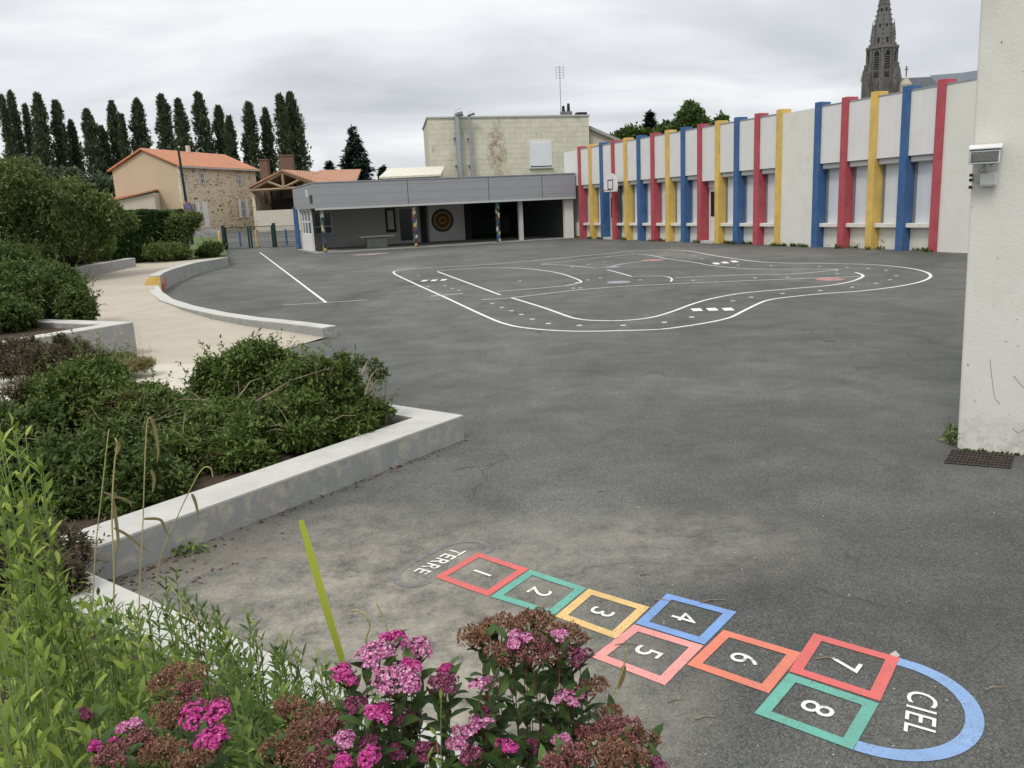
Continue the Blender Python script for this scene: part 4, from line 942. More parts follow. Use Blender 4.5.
    m_ = MB(); m_.prism([(p0.x - 3, 80), (p1.x, 82), (p1.x - 1, 87), (p0.x - 4, 86)], 0, [zl - .6, zh - .1, zh - .1, zl - .6]); m_.build('wall', 'pale_render', le)
    a, b, c, d = Vector((p0.x - 3.2, 79.7, zl - .7)), Vector((p1.x + .1, 81.7, zh)), Vector((p1.x - 1.2, 87, zh + .3)), Vector((p0.x - 5, 86, zl))
    m_ = MB(); up_ = Vector((0, 0, .14)); m_.hexa([a, b, c, d], [a + up_, b + up_, c + up_, d + up_]); m_.build('roof', 'tile', le)
    return h
house_left()
# low wall in front of the stone house
a, b = D(176, 222, 80), D(262, 222, 82.5); mb = MB(); mb.prism([(a.x - 8, 79.2), (b.x - 3.5, 82), (b.x - 3.5, 82.3), (a.x - 8, 79.5)], 0, hz(0, 82) + .38)
tag(mb.build('low_street_wall', 'concrete_face'), 'low grey wall along the street before the stone house', 'wall')
# timber-framed barn
def barn():
    Dn = 88; zl = zat(257, 186, Dn); ztop = zat(283, 171.5, Dn); zr_ = zat(325, 186, Dn)
    xl, xm, xr = D(253, 186, Dn).x, D(283, 171, Dn).x, D(316, 184, Dn).x
    t = thing('tiled_barn', 'open-ended barn with timber roof truss and orange tiled roof beyond the gate', 'barn', (xm, Dn + 4, HB))
    depth = 12; sh = Vector((3.2, depth, 0))
    th = .18; m_ = MB()
    for p, q in (((xl - .4, zl - .25), (xm, ztop)), ((xm, ztop), (xr + .5, zl - .2))):
        A0 = Vector((p[0], Dn - .6, p[1])); B0 = Vector((q[0], Dn - .6, q[1])); u_ = Vector((0, 0, th)); m_.hexa([A0, B0, B0 + sh, A0 + sh], [A0 + u_, B0 + u_, B0 + sh + u_, A0 + sh + u_])
    rf = m_.build('roof', 'tile2', t)
    # ridge running to the right: second roof
    m_ = MB(); A0 = Vector((xr - 1.2, Dn - .4, zl - .2)); e1 = D(362, 181.5, Dn + 3); B0 = Vector((e1.x, Dn - .4, zl - .1)); r0 = Vector((xm + 2.5, Dn + 6, ztop + .1)); r1 = Vector((B0.x - .5, Dn + 6, ztop - .0))
    u_ = Vector((0, 0, th)); m_.hexa([A0, B0, r1, r0], [A0 + u_, B0 + u_, r1 + u_, r0 + u_]); m_.build('long_roof', 'tile2', t)
    m_ = MB(); m_.box(((xm + B0.x) / 2 + 2, Dn + 5, zl / 2 - .1), (B0.x - xm - 1, 8, zl - .3)); m_.build('wall', 'stone_pale', t)
    tr = MB(); y = Dn - .4
    def beam(a, b, w_=.13): tr.tube([(a[0], y, a[1]), (b[0], y, b[1])], w_, 4)
    beam((xl - .2, zl - .45), (xr + .3, zl - .35)); beam((xl, zl - .35), (xm, ztop - .12)); beam((xm, ztop - .12), (xr + .3, zl - .3)); beam((xm, zl - .4), (xm, ztop - .2)); beam((xm, zl - .3), ((xl + xm) / 2, (zl + ztop) / 2 - .3)); beam((xm, zl - .3), ((xr + xm) / 2, (zl + ztop) / 2 - .3))
    beam((xr - .1, zl - .4), (xr - .1, 0), .16)
    tr.build('timber_truss', 'timber', t)
    m_ = MB(); m_.box(((xl + xr) / 2, Dn + 6, zl / 2), (xr - xl, .3, zl)); m_.build('back_wall', 'rust', t)
    m_ = MB(); m_.box((xl - .1, Dn + 3, zl / 2), (.3, 6, zl)); m_.build('side_wall', 'rubble', t)
    for px, py, w_, dd in ((264, 160.5, .85, 92), (286, 156.5, 1.4, 93)):
        c = D(px, py, dd); m_ = MB(); m_.box((c.x, dd, c.z - 2.2), (w_, 1.0, 4.4)); m_.box((c.x, dd, c.z + .06), (w_ + .16, 1.16, .12)); 
        m_.build('brick_chimney', brick_mat('old_brick', (.14, .075, .05), (.10, .06, .045), (.18, .15, .12), .3, .1, .015, (1, 0, 0), .4), rf)
barn()
a, b = D(256, 211, 79), D(300, 211, 79); mb = MB(); mb.prism([(a.x, 79), (b.x + 1, 79), (b.x + 1, 79.3), (a.x, 79.3)], 0, zat(275, 210, 79)); tag(mb.build('garden_wall', 'sand', None), 'rendered garden wall below the tiled barn, seen through the gate', 'wall')
# dark house slice between stone house and poplars
# ------------------------------------------------------------------ gate, bollards
GD = G(250, 250.0).y
def gp(px): d = ray(px, 235); return Vector((d.x / d.y * GD, GD, 0))
ZG = 1.75
gate = thing('yard_gate', 'dark green mesh double gate closing the yard on the left', 'gate', gp(258))
for px in (223.5, 274.5): mb = MB(); q = gp(px); mb.box((q.x, GD, ZG / 2 + .08), (.22, .22, ZG + .2)); mb.build('gate_post', 'dark_green', gate, bev=.02)
MT['mesh_wire'] = rough_mat('wire', (.05, .06, .06), .2, 6, 40, .001, .6)
for p0, p1 in ((225.5, 249), (250.5, 272.8)):
    a, b = gp(p0), gp(p1); m_ = MB(); t = .05
    m_.box(((a.x + b.x) / 2, GD, ZG - .03), (b.x - a.x, t, t)); m_.box(((a.x + b.x) / 2, GD, .12), (b.x - a.x, t, t))
    for x in (a.x + .03, b.x - .03): m_.box((x, GD, ZG / 2 + .04), (.12, t * 1.2, ZG - .02))
    lf = m_.build('gate_leaf', 'dark_green', gate)
    m_ = MB(); n = int((b.x - a.x) / .11)
    for i in range(1, n): m_.box((a.x + (b.x - a.x) * i / n, GD, ZG / 2 + .04), (.016, .014, ZG - .16))
    for i in range(1, 4): m_.box(((a.x + b.x) / 2, GD + .015, .12 + i * .42), (b.x - a.x - .1, .012, .014))
    m_.build('wire_mesh', 'mesh_wire', lf)
q = gp(274.5); q2 = gp(297.5); fn = thing('mesh_fence', 'short dark mesh fence between the gate and the shelter', 'fence', ((q.x + q2.x) / 2, GD, 0))
m_ = MB(); 
for i in range(20): m_.box((q.x + .15 + (q2.x - q.x - .2) * i / 19, GD, .9), (.014, .014, 1.6))
for z in (.12, .5, .9, 1.3, 1.68): m_.box(((q.x + q2.x) / 2, GD + .015, z), (q2.x - q.x - .1, .02, .03))
m_.build('wire_mesh', 'mesh_wire', fn); m_ = MB(); m_.box((q2.x, GD, .9), (.1, .1, 1.8)); m_.build('fence_post', 'dark_green', fn)
for px, y, h, mt, lb in ((219, 60, 1.5, 'yellow', 'yellow painted post left of the yard gate'), (239.5, 66, 1.15, 'blue', 'blue painted post behind the left gate leaf'), (255.8, 66, 1.15, 'yellow', 'yellow painted post behind the right gate leaf'), (286, 66, 1.15, 'blue', 'blue painted post behind the short mesh fence')):
    d = ray(px, 235); x = d.x / d.y * y; m_ = MB(); z = hz(x, y); m_.tube([(x, y, z - .1), (x, y, z + h), (x, y, z + h + .08)], [.08, .08, .03], 10); tag(m_.build('painted_post', mt), lb, 'post', 'painted posts by the street')
# sign pole
pt, pb_ = D(178.5, 150.5, 58), D(187.5, 212, 58); dd = (pb_ - pt).normalized(); base = pt + dd * ((pt.z - .3) / -dd.z)
sg = thing('sign_pole', 'dark leaning pole carrying a round no-parking sign before the stone house', 'sign', base)
m_ = MB(); m_.tube([base, pt], [.12, .075], 10); m_.build('pole', 'black', sg)
def sdisc(r0, r1, y, mt, nm, par):
    c = D(188.3, 206.3, 57.8); vs = [(c.x + r1 * math.cos(t), y, c.z + r1 * math.sin(t)) for t in [2 * math.pi * j / 28 for j in range(28)]]
    m_ = MB(); n = 28; m_.add(vs + [(a, b + .03, c_) for a, b, c_ in vs], [tuple(range(n)), tuple(range(2 * n - 1, n - 1, -1))] + [(i, n + i, n + (i + 1) % n, (i + 1) % n) for i in range(n)]); return m_.build(nm, mt, par)
s0 = sdisc(0, .33, 57.75, 'p_coral', 'sign_disc', sg); s1 = sdisc(0, .24, 57.715, MT['blue'], 'blue_field', s0)
c = D(188.3, 206.3, 57.8); m_ = MB(); m_.hexa(*[[(c.x + a, y_, c.z + b) for a, b, y_ in q] for q in ([(-.19, .15, 57.70), (-.15, .19, 57.70), (-.15, .19, 57.712), (-.19, .15, 57.712)], [(.15, -.19, 57.70), (.19, -.15, 57.70), (.19, -.15, 57.712), (.15, -.19, 57.712)])]); m_.build('red_bar', 'p_coral', s0)
# ------------------------------------------------------------------ pier on the right
q0 = G(957.0, 449.0); q1 = G(1024, 455.5); pd = (q1 - q0).normalized(); pn = Vector((-pd.y, pd.x, 0))  # pn away
def PP(a, b, z): q = q0 + pd * a + pn * b; return Vector((q.x, q.y, z))
MT['pier'] = rough_mat('spotted_white_render', (.62, .61, .57), .06, 1.2, 45, .006, .92, (.42, .40, .34), .4, 1.6, .52, .78)
def pier_extra():
    m = MT['pier']; nt = m.node_tree; b = nt.nodes['Principled BSDF']; old = b.inputs['Base Color'].links[0].from_socket; p = pos(nt)
    v = noise(nt, p, 22, 3, .5); k = ramp(nt, v, [(.70, (0, 0, 0)), (.73, (1, 1, 1))]); c = mix(nt, mth(nt, 'MULTIPLY', k, .75), old, (.10, .09, .075))
    sepz = N(nt, 'ShaderNodeSeparateXYZ'); nt.links.new(p, sepz.inputs[0])
    lo = mth(nt, 'SUBTRACT', 1.0, mth(nt, 'DIVIDE', sepz.outputs[2], .45), True)
    k2 = ramp(nt, noise(nt, p, 9, 6, .75), [(.45, (0, 0, 0)), (.6, (1, 1, 1))]); c = mix(nt, mth(nt, 'MULTIPLY', mth(nt, 'MULTIPLY', lo, k2), .35), c, (.12, .10, .075))
    nt.links.new(c, b.inputs['Base Color'])
pier_extra()
pier = thing('white_pier', 'massive white rendered wall end rising out of the picture at the right', 'wall', q0)
# battered edge: a little wider at the foot
mb = MB(); HT = 6.5; sl2 = .0
mb.hexa([PP(0, 0, -.02), PP(2.6, 0, -.02), PP(2.6, .45, -.02), PP(0, .45, -.02)], [PP(-.085, 0, HT), PP(2.6, 0, HT), PP(2.6, .45, HT), PP(-.085, .45, HT)])
mb.build('wall', 'pier', pier, bev=.02)
def on_pier(px, py):
    d = ray(px, py); dh = Vector((d.x, d.y, 0)); det = dh.x * (-pd.y) + dh.y * pd.x; t_ = (q0.x * (-pd.y) + q0.y * pd.x) / det; q = dh * t_
    return (q - q0).dot(pd), CH + d.z * t_
def pbox(m_, a0, a1, b0, b1, z0, z1): return m_.hexa([PP(a0, b0, z0), PP(a1, b0, z0), PP(a1, b1, z0), PP(a0, b1, z0)], [PP(a0, b0, z1), PP(a1, b0, z1), PP(a1, b1, z1), PP(a0, b1, z1)])
a0, z1 = on_pier(973.5, 147.5); a1, z0 = on_pier(1001, 163.5); a0 -= .02
fl = thing('floodlight', 'old box floodlight with white top fixed near the edge of the white pier', 'lamp', PP((a0 + a1) / 2, -.15, (z0 + z1) / 2))
m_ = MB(); m_.hexa([PP(a0, -.24, z0), PP(a1, -.24, z0), PP(a1, -.08, z0 + .03), PP(a0, -.08, z0 + .03)], [PP(a0 + .0, -.21, z1 - .03), PP(a1 - .0, -.21, z1 - .03), PP(a1 - .01, -.06, z1), PP(a0 + .01, -.06, z1)]); m_.build('housing', 'steel', fl, bev=.006)
m_ = MB(); m_.hexa([PP(a0 + .015, -.245, z0 + .02), PP(a1 - .015, -.245, z0 + .02), PP(a1 - .015, -.236, z0 + .02), PP(a0 + .015, -.236, z0 + .02)], [PP(a0 + .015, -.218, z1 - .045), PP(a1 - .015, -.218, z1 - .045), PP(a1 - .015, -.209, z1 - .045), PP(a0 + .015, -.209, z1 - .045)]); m_.build('glass_front', rough_mat('old_lamp_glass', (.045, .05, .045), .3, 20, 60, .002, .3), fl)
m_ = MB(); m_.hexa([PP(a0 - .004, -.225, z1 - .028), PP(a1 + .004, -.225, z1 - .028), PP(a1 + .008, -.03, z1 + .004), PP(a0 - .008, -.03, z1 + .004)], [PP(a0 - .004, -.225, z1 - .014), PP(a1 + .004, -.225, z1 - .014), PP(a1 + .008, -.03, z1 + .02), PP(a0 - .008, -.03, z1 + .02)]); m_.build('top_cover', 'clad', fl, bev=.004)
m_ = MB(); am = (a0 + a1) / 2; m_.tube([PP(am, -.14, z0 + .03), PP(am, -.14, z0 - .05), PP(am, -.0, z0 - .06)], .014, 6); m_.build('bracket', 'steel', fl)
b0, y1 = on_pier(981, 173); b1, y0 = on_pier(996.5, 186)
jb = thing('junction_box', 'small rounded white junction box with cable loops below the floodlight', 'junction box', PP((b0 + b1) / 2, 0, y0))
m_ = MB(); pbox(m_, b0, b1, -.07, -.003, y0, y1); m_.build('box_body', 'clad', jb, bev=.02)
m_ = MB(); m_.tube([PP(b0 + .03, -.03, y1 - .01), PP(b0 - .02, -.05, y1 + .02), PP(b0 + .03, -.05, y1 + .06), PP(am, -.1, z0 - .02)], .007, 6)
m_.tube([PP(b0, -.03, (y0 + y1) / 2), PP(b0 - .03, -.03, (y0 + y1) / 2 - .02), PP(b0 - .05, -.02, (y0 + y1) / 2 + .03), PP(b0 - .075, -.01, (y0 + y1) / 2 - .01)], .008, 6); m_.build('cable', 'soffit', jb)
for dz in (.03, -.01, -.07): m_ = MB(); pbox(m_, b0 - .085, b0 - .06, -.025, -.0025, (y0 + y1) / 2 + dz, (y0 + y1) / 2 + dz + .025); m_.build('cable_clip', 'rust', jb)
# grate
gq = [G(944.5, 463.5), G(1010, 469), G(1014, 457), G(952, 450.5)]
gr = thing('drain_grate', 'rusty iron drain grate in the asphalt at the foot of the white pier', 'drain grate', sum(gq, Vector()) / 4)
m_ = MB(); m_.prism([(p.x, p.y) for p in gq], .0005, .003); m_.build('grate_pit', 'black', gr)
m_ = MB()
def bil(u, v): return (gq[0] * (1 - u) + gq[1] * u) * (1 - v) + (gq[3] * (1 - u) + gq[2] * u) * v
for v in np.linspace(0.02, .98, 6): 
    a, b = bil(0, v), bil(1, v); m_.tube([a + Vector((0, 0, .008)), b + Vector((0, 0, .008))], .009, 4)
for u in np.linspace(0, 1, 17): 
    a, b = bil(u, .02), bil(u, .98); m_.tube([a + Vector((0, 0, .006)), b + Vector((0, 0, .006))], .007, 4)
m_.build('bars', 'rust', gr)
# weeds at pier foot
r = np.random.default_rng(11); wd = thing('pier_weed', 'small green weed growing at the corner of the white pier', 'weed', q0)
P = np.array([tuple(q0 - pd * .05 + pn * .15)]) + r.normal(size=(70, 3)) * [.035, .07, .0] + [0, 0, .0]; P[:, 2] = r.uniform(0, .16, 70)
V, Fc = leaves(P, r.normal(size=P.shape) + [0, -.2, .8], r.uniform(.04, .09, 70), .03); npmesh('foliage', V, Fc, 'lf_herb', wd)
m_ = MB(); 
for i in range(5): m_.tube([q0 - pd * .05 + pn * .12, q0 + pd * random.uniform(-.14, .02) + pn * random.uniform(0, .2) + Vector((0, 0, random.uniform(.1, .4)))], [.004, .002], 4)
m_.build('stems', 'stem_green', wd)
P = np.array([tuple(PP(r.uniform(0, .8), -.01, 0)) for i in range(150)]); V, Fc = leaves(P, r.normal(size=P.shape) * .5 + [0, -.3, .6], r.uniform(.015, .04, 150), .02); tag(npmesh('moss_tuft', V, Fc, 'lf_shrub'), 'low moss and weeds along the pier foot above the grate', 'moss', kind='stuff')
# cracks in the pier render
m_ = MB()
for pts in ([(990, 360), (991.5, 375), (993.5, 390), (995, 399), (1000, 404)], [(1014, 376), (1019, 383), (1024, 388), (1030, 391)], [(1012, 428), (1018, 433), (1024, 430)]):
    L_ = []; 
    for px, py in pts: a, z = on_pier(px, py); L_.append(PP(a, -.001, z))
    m_.tube(L_, .0015, 4)
m_.build('render_crack', 'rust', pier)
# ------------------------------------------------------------------ church
CD = 155.0
cx = D(881.8, 60, CD).x; T = D(880.5, 60, CD)
church = thing('church_steeple', 'dark gothic stone church steeple rising behind the school wing', 'church tower', (cx, CD, 0))
z_c = zat(880, 47, CD); z_b0 = zat(880, 105, CD); px2m = CD / F
hw = 13.2 * px2m
def octa(mb, r0, r1, z0, z1, n=8, ph=math.pi / 8, c=(cx, CD)):
    vs = [(c[0] + r0 * math.cos(ph + 2 * math.pi * i / n), c[1] + r0 * math.sin(ph + 2 * math.pi * i / n), z0) for i in range(n)] + [(c[0] + r1 * math.cos(ph + 2 * math.pi * i / n), c[1] + r1 * math.sin(ph + 2 * math.pi * i / n), z1) for i in range(n)]
    mb.add(vs, [tuple(range(n - 1, -1, -1)), tuple(range(n, 2 * n))] + [(i, (i + 1) % n, n + (i + 1) % n, n + i) for i in range(n)]); return mb
mb = MB(); octa(mb, hw * .95, hw * .95, 0, z_c - .4); mb.build('tower_shaft', 'stone', church)
mb = MB(); octa(mb, hw * 1.1, hw * 1.1, z_c - .45, z_c + .05); octa(mb, hw * 1.0, hw * .98, z_c - .9, z_c - .452); octa(mb, hw * 1.02, hw * 1.02, zat(880, 72, CD) - .1, zat(880, 72, CD) + .15); mb.build('cornice', 'stone_mid', church)
z_tip = zat(884, -22, CD); mb = MB(); octa(mb, hw * .86, .12, z_c + .05, z_tip); spo = mb.build('spire', 'spire', church)
mb = MB(); zk = zat(884, 3, CD); fr_k = (z_tip - zk) / (z_tip - z_c); rk = hw * .86 * fr_k; octa(mb, rk * 1.25, rk * 1.25, zk - .2, zk + .15); mb.build('spire_collar', 'stone', spo)
mb = MB()
for i in range(8):     # crockets up the arrises
    th_ = math.pi / 8 + 2 * math.pi * i / 8
    for j in range(14):
        f_ = j / 14; rr = hw * .86 * (1 - f_) + .05; z = z_c + .4 + (z_tip - z_c) * f_; mb.box((cx + rr * math.cos(th_), CD + rr * math.sin(th_), z), (.2, .2, .2))
mb.build('crockets', 'stone', spo)
for i in range(8):     # small openings (spire lights)
    th_ = 2 * math.pi * i / 8
    for f_, hh in ((.08, .9), (.30, .5), (.52, .9)):
        rr = hw * .86 * .925 * (1 - f_) ; z = z_c + (z_tip - z_c) * f_; e = Vector((-math.sin(th_), math.cos(th_), 0)); n_ = Vector((math.cos(th_), math.sin(th_), 0))
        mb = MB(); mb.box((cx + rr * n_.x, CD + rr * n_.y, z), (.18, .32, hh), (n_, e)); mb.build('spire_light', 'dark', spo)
for i in range(8):
    th_ = 2 * math.pi * i / 8; n_ = Vector((math.cos(th_), math.sin(th_), 0)); e = Vector((-n_.y, n_.x, 0)); rr = hw * .95 * .924
    zc0, zc1 = zat(880, 78, CD), zat(880, 52, CD); C0 = Vector((cx, CD, 0)) + n_ * (rr + .02)
    mb = MB(); m2 = MB()
    pts = [(-.42, zc0), (.42, zc0), (.42, zc1 - .6), (.22, zc1 - .15), (0, zc1), (-.22, zc1 - .15), (-.42, zc1 - .6)]
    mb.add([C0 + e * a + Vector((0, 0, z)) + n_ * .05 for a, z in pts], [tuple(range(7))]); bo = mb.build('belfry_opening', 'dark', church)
    for j in range(9): z = zc0 + .3 + j * (zc1 - zc0 - .9) / 9; m2.box(C0 + n_ * .08 + Vector((0, 0, z)), (.1, .76, .12), (n_, e))
    m2.build('louvre', 'stone', bo)
    # gablet above and mouldings each side
    m3 = MB()
    for sgn in (-1, 1): m3.tube([C0 + e * sgn * .55 + n_ * .1 + Vector((0, 0, zc0 - 1)), C0 + e * sgn * .55 + n_ * .1 + Vector((0, 0, zc1 - .5)), C0 + n_ * .14 + Vector((0, 0, zc1 + .55))], .13, 5)
    m3.build('arch_moulding', 'stone_mid', bo)
for i in range(8):      # corner buttresses with pinnacles
    th_ = math.pi / 8 + 2 * math.pi * i / 8; n_ = Vector((math.cos(th_), math.sin(th_), 0)); e = Vector((-n_.y, n_.x, 0))
    C0 = Vector((cx, CD, 0)) + n_ * hw * .98
    m_ = MB(); za_, zb_, zc_ = zat(880, 80, CD), zat(880, 64, CD), z_c - .5
    m_.box(C0 + n_ * .25 + Vector((0, 0, za_ / 2)), (1.0, .7, za_), (n_, e)); m_.box(C0 + n_ * .1 + Vector((0, 0, (za_ + zb_) / 2)), (.7, .55, zb_ - za_), (n_, e)); m_.box(C0 + n_ * .02 + Vector((0, 0, (zb_ + zc_) / 2)), (.34, .34, zc_ - zb_), (n_, e))
    octa(m_, .42, .03, za_, za_ + 2.0, 4, th_, (C0.x + n_.x * .55, C0.y + n_.y * .55)); m_.build('buttress', 'stone', church)
    if i % 2 == 0:
        m_ = MB(); cc2 = (cx + n_.x * hw * .98, CD + n_.y * hw * .98); octa(m_, .42, .38, z_c + .05, z_c + 1.5, 4, th_, cc2); octa(m_, .46, .02, z_c + 1.5, zat(880, 22, CD), 4, th_, cc2); m_.build('pinnacle', 'stone', church)
# nave roof + pale gable turret
nv = thing('church_nave', 'dark slate church nave roof showing over the school wing at the right', 'church', (D(950, 80, CD + 6).x, CD + 6, 0))
x0 = D(905, 80, CD).x; x1 = D(956, 80, CD).x; x2 = D(1010, 80, CD).x; zn0 = zat(910, 76.5, CD); zn1 = zat(955, 74.5, CD)
mb = MB(); ez = zn0 - 6.0
mb.add([(x0 - 1, CD - 3, ez), (x2 + 10, CD - 3, ez), (x2 + 10, CD + 4, zn1 + .2), (x0, CD + 4, zn0 + .3), (x2 + 10, CD + 11, ez), (x0 - 1, CD + 11, ez)], [(0, 1, 2, 3), (3, 2, 4, 5)]); mb.build('roof', 'slate', nv)
mb = MB(); mb.box(((x0 + x2) / 2 + 4.5, CD + 4, ez / 2), (x2 - x0 + 9, 13, ez)); mb.build('wall', 'stone', nv)
za2 = zat(980, 69, CD - 12); xa = D(953, 80, CD - 12).x; xb = D(1000, 80, CD - 12).x
mb = MB(); mb.add([(xa, CD - 12, ez + 1), (xb + 6, CD - 12, ez + 1), (xb + 6, CD - 7, za2 + 1.2), (xb - 3.5, CD - 7, za2 + .2), (xa + 1, CD - 2, zn1 - .2)], [(0, 1, 2, 3), (0, 3, 4)]); mb.build('transept_roof', rough_mat('lighter_slate', (.12, .14, .17), .12, 1, 10, .01, .55), nv)
tu = thing('stone_turret', 'small pale pointed stone turret with a cross beside the church steeple', 'turret', (D(906, 80, CD - 4).x, CD - 4, 0))
c = (D(906, 80, CD - 4).x, CD - 4); zt_ = zat(906, 76, CD - 4); zbb = zat(906, 85, CD - 4)
mb = MB(); octa(mb, 1.0, 1.0, 0, zbb, 8, 0, c); mb.build('turret_shaft', 'stone_pale', tu); mb = MB(); octa(mb, 1.05, .08, zbb + .002, zt_, 8, 0, c); mb.build('turret_cap', 'stone_pale', tu)
mb = MB(); mb.box((c[0], c[1], zt_ + .8), (.16, .16, 1.7)); mb.box((c[0], c[1], zt_ + 1.1), (.6, .14, .16)); mb.build('cross', 'stone', tu)
# ------------------------------------------------------------------ trees
ordn = ['first', 'second', 'third', 'fourth', 'fifth', 'sixth', 'seventh', 'eighth', 'ninth', 'tenth', 'eleventh', 'twelfth', 'thirteenth', 'fourteenth', 'fifteenth', 'sixteenth', 'seventeenth', 'eighteenth', 'nineteenth', 'twentieth']
pops = [(2, 97, 11), (11, 93, 12), (25, 106, 8), (36, 95, 17), (54, 102, 15), (70, 122, 12), (87, 111, 17), (102, 128, 12), (112, 103, 15), (121, 116, 9), (135, 101, 18), (160, 96, 17), (178, 101, 15), (199, 94, 18), (219, 107, 14), (229, 118, 11), (247, 104, 16), (264, 110, 13), (279, 96, 15), (291, 94, 19)]
PD = 150.0
for i, (px, py, wpx) in enumerate(pops):
    dd = PD + (i % 3) * 3; top = D(px, py, dd); x = top.x; w_ = wpx / 2 * dd / F * 1.06
    z0 = 1.0; H_ = top.z - z0
    t = thing('poplar_tree', f'tall dark poplar in the row behind the houses, {ordn[i]} from the left', 'tree', (x, dd, z0), group='poplars in a row behind the houses')
    r = np.random.default_rng(100 + i); m = int(4600 * wpx / 14)
    u = r.random(m) ** .9; prof = np.interp(u, [0, .08, .3, .6, .85, .95, 1], [.8, 1.15, 1.15, 1.0, .68, .40, .10]); ang = r.uniform(0, 2 * math.pi, m)
    lob = 1 + .17 * np.sin(u * H_ * 1.15 + 2.0 * np.sin(ang + i) + i) + .15 * np.sin(u * H_ * 2.6 + 3 * ang + i * 2)
    rad = w_ * prof * lob * np.sqrt(r.uniform(.15, 1, m)); sw = .35 * np.sin(u * 4 + i)
    keep = r.random(m) < .62 + .38 * np.sin(u * H_ * 1.9 + 1.5 * np.sin(ang * 2 + i)); rad = np.where(keep, rad, rad * .55)
    P = np.stack([x + sw * w_ * .4 + rad * np.cos(ang), dd + rad * np.sin(ang), z0 + .8 + u * (H_ - .8)], 1)
    dr = unit(np.stack([np.cos(ang) * .4, np.sin(ang) * .4, np.ones(m)], 1) + .5 * r.normal(size=(m, 3)))
    V, Fc = leaves(P, dr, r.uniform(.35, .85, m), r.uniform(.22, .45, m)); npmesh('crown', V, Fc, 'lf_pop', t)
    mb = MB(); mb.tube([(x, dd, z0 - .5), (x, dd, z0 + H_ * .5), (x + sw[0] * 0, dd, z0 + H_ * .9)], [.35, .2, .05], 6); mb.build('trunk', 'bark', t)
def conifer(px, ptop, pbase, dd, wpx, lab, seed, full=1.0):
    top = D(px, ptop, dd); x = top.x; zb = zat(px, pbase, dd); H_ = top.z - 1.0; t = thing('conifer_tree', lab, 'tree', (x, dd, 1.0)); r = np.random.default_rng(seed)
    P = []; dr = []; wm = wpx / 2 * dd / F; lo = max(1.5, zb - 2); lay = 26
    for j in range(lay):
        f = j / (lay - 1); z = lo + (top.z - lo) * f; rr = wm * (1 - f) ** .85 * (1 + .13 * r.normal() * (1 if f < .9 else 0)) + .08; nb = 9 if f < .8 else 5
        for b in range(nb):
            a = r.uniform(0, 2 * math.pi); L_ = rr * r.uniform(.65, 1.2); m = max(8, int(70 * L_ / wm * full))
            s_ = r.uniform(.05, 1, m) * L_; dz = -.18 * s_ + .10 * s_ ** 2 / max(L_, .1)
            P.append(np.stack([x + s_ * math.cos(a) + r.normal(size=m) * .1, dd + s_ * math.sin(a) + r.normal(size=m) * .1, z + dz + r.normal(size=m) * .07], 1)); dr.append(np.tile([math.cos(a), math.sin(a), -.1], (m, 1)) + .55 * r.normal(size=(m, 3)))
    P = np.concatenate(P); dr = np.concatenate(dr); V, Fc = leaves(P, dr, r.uniform(.35, .8, len(P)), .26); npmesh('crown', V, Fc, 'lf_con', t)
    mb = MB(); mb.tube([(x, dd, .8), (x, dd, top.z - .3)], [.35, .04], 6); mb.build('trunk', 'bark', t)
conifer(352.5, 128, 180, 112, 42, 'dark broad fir tree standing above the shelter roof', 31)
conifer(329, 163, 180, 118, 13, 'small dark fir top just left of the broad fir', 32, .7)
conifer(382, 168, 180, 118, 7, 'tiny fir tip just right of the broad fir', 33, .5)
conifer(649.5, 113, 135, 98, 13, 'small pointed conifer above the middle of the school wing', 34, .8)
def tree(name, lab, base, blobs, n, L, W_, mat, seed, tr=.25, cat='tree', lf=1.0, lumpy=.3, group=None, inner=.6):
    t = thing(name, lab, cat, base, group=group)
    shrub(t, blobs, n, L, W_, mat, seed, k=4, lf=lf, lumpy=lumpy, inner=inner, name='crown')
    mb = MB(); c = Vector(base); b0 = blobs[0]; top = Vector((b0[0], b0[1], b0[2])); mb.tube([c, c.lerp(top, .5), top], [tr, tr * .75, tr * .3], 8)
    for b in blobs[1:]: mb.tube([c.lerp(top, .45), Vector(b[:3])], [tr * .5, tr * .15], 6)
    mb.build('trunk', 'bark', t); return t
def bl(px, py, dd, rx, rz, ry=None):
    p = D(px, py, dd); k = dd / F; return (p.x, p.y, p.z, rx * k, (ry or rx) * k, rz * k)
MT['lf_mid'] = leaf_mat('broad_leaf', (.06, .10, .035), (.13, .195, .06), (.20, .27, .09))
tree('broadleaf_tree', 'tallest green tree showing over the middle of the school wing', (D(690, 135, 90).x, 90, .8), [bl(690, 123, 90, 12, 17), bl(682, 133, 90, 11, 11), bl(699, 129, 90, 10, 11)], 2300, .5, .32, 'lf_mid', 41)
tree('broadleaf_tree', 'low green tree between the annex and the small conifer', (D(668, 140, 95).x, 95, .8), [bl(670, 140, 95, 16, 14), bl(660, 143, 95, 14, 13)], 1500, .5, .32, 'lf_mid', 42)
tree('broadleaf_tree', 'dark green tree top just right of the annex roof', (D(628, 140, 95).x, 95, .8), [bl(630, 141, 95, 15, 11), bl(618, 144, 95, 14, 9), bl(643, 141, 95, 12, 11)], 1700, .5, .32, 'lf_shrub2', 43)
tree('broadleaf_tree', 'small dark tree tip beside the yellow column above the school wing', (D(716, 135, 90).x, 90, .8), [bl(722, 126, 90, 4, 8), bl(713, 131, 90, 6, 6)], 600, .45, .3, 'lf_shrub2', 44)
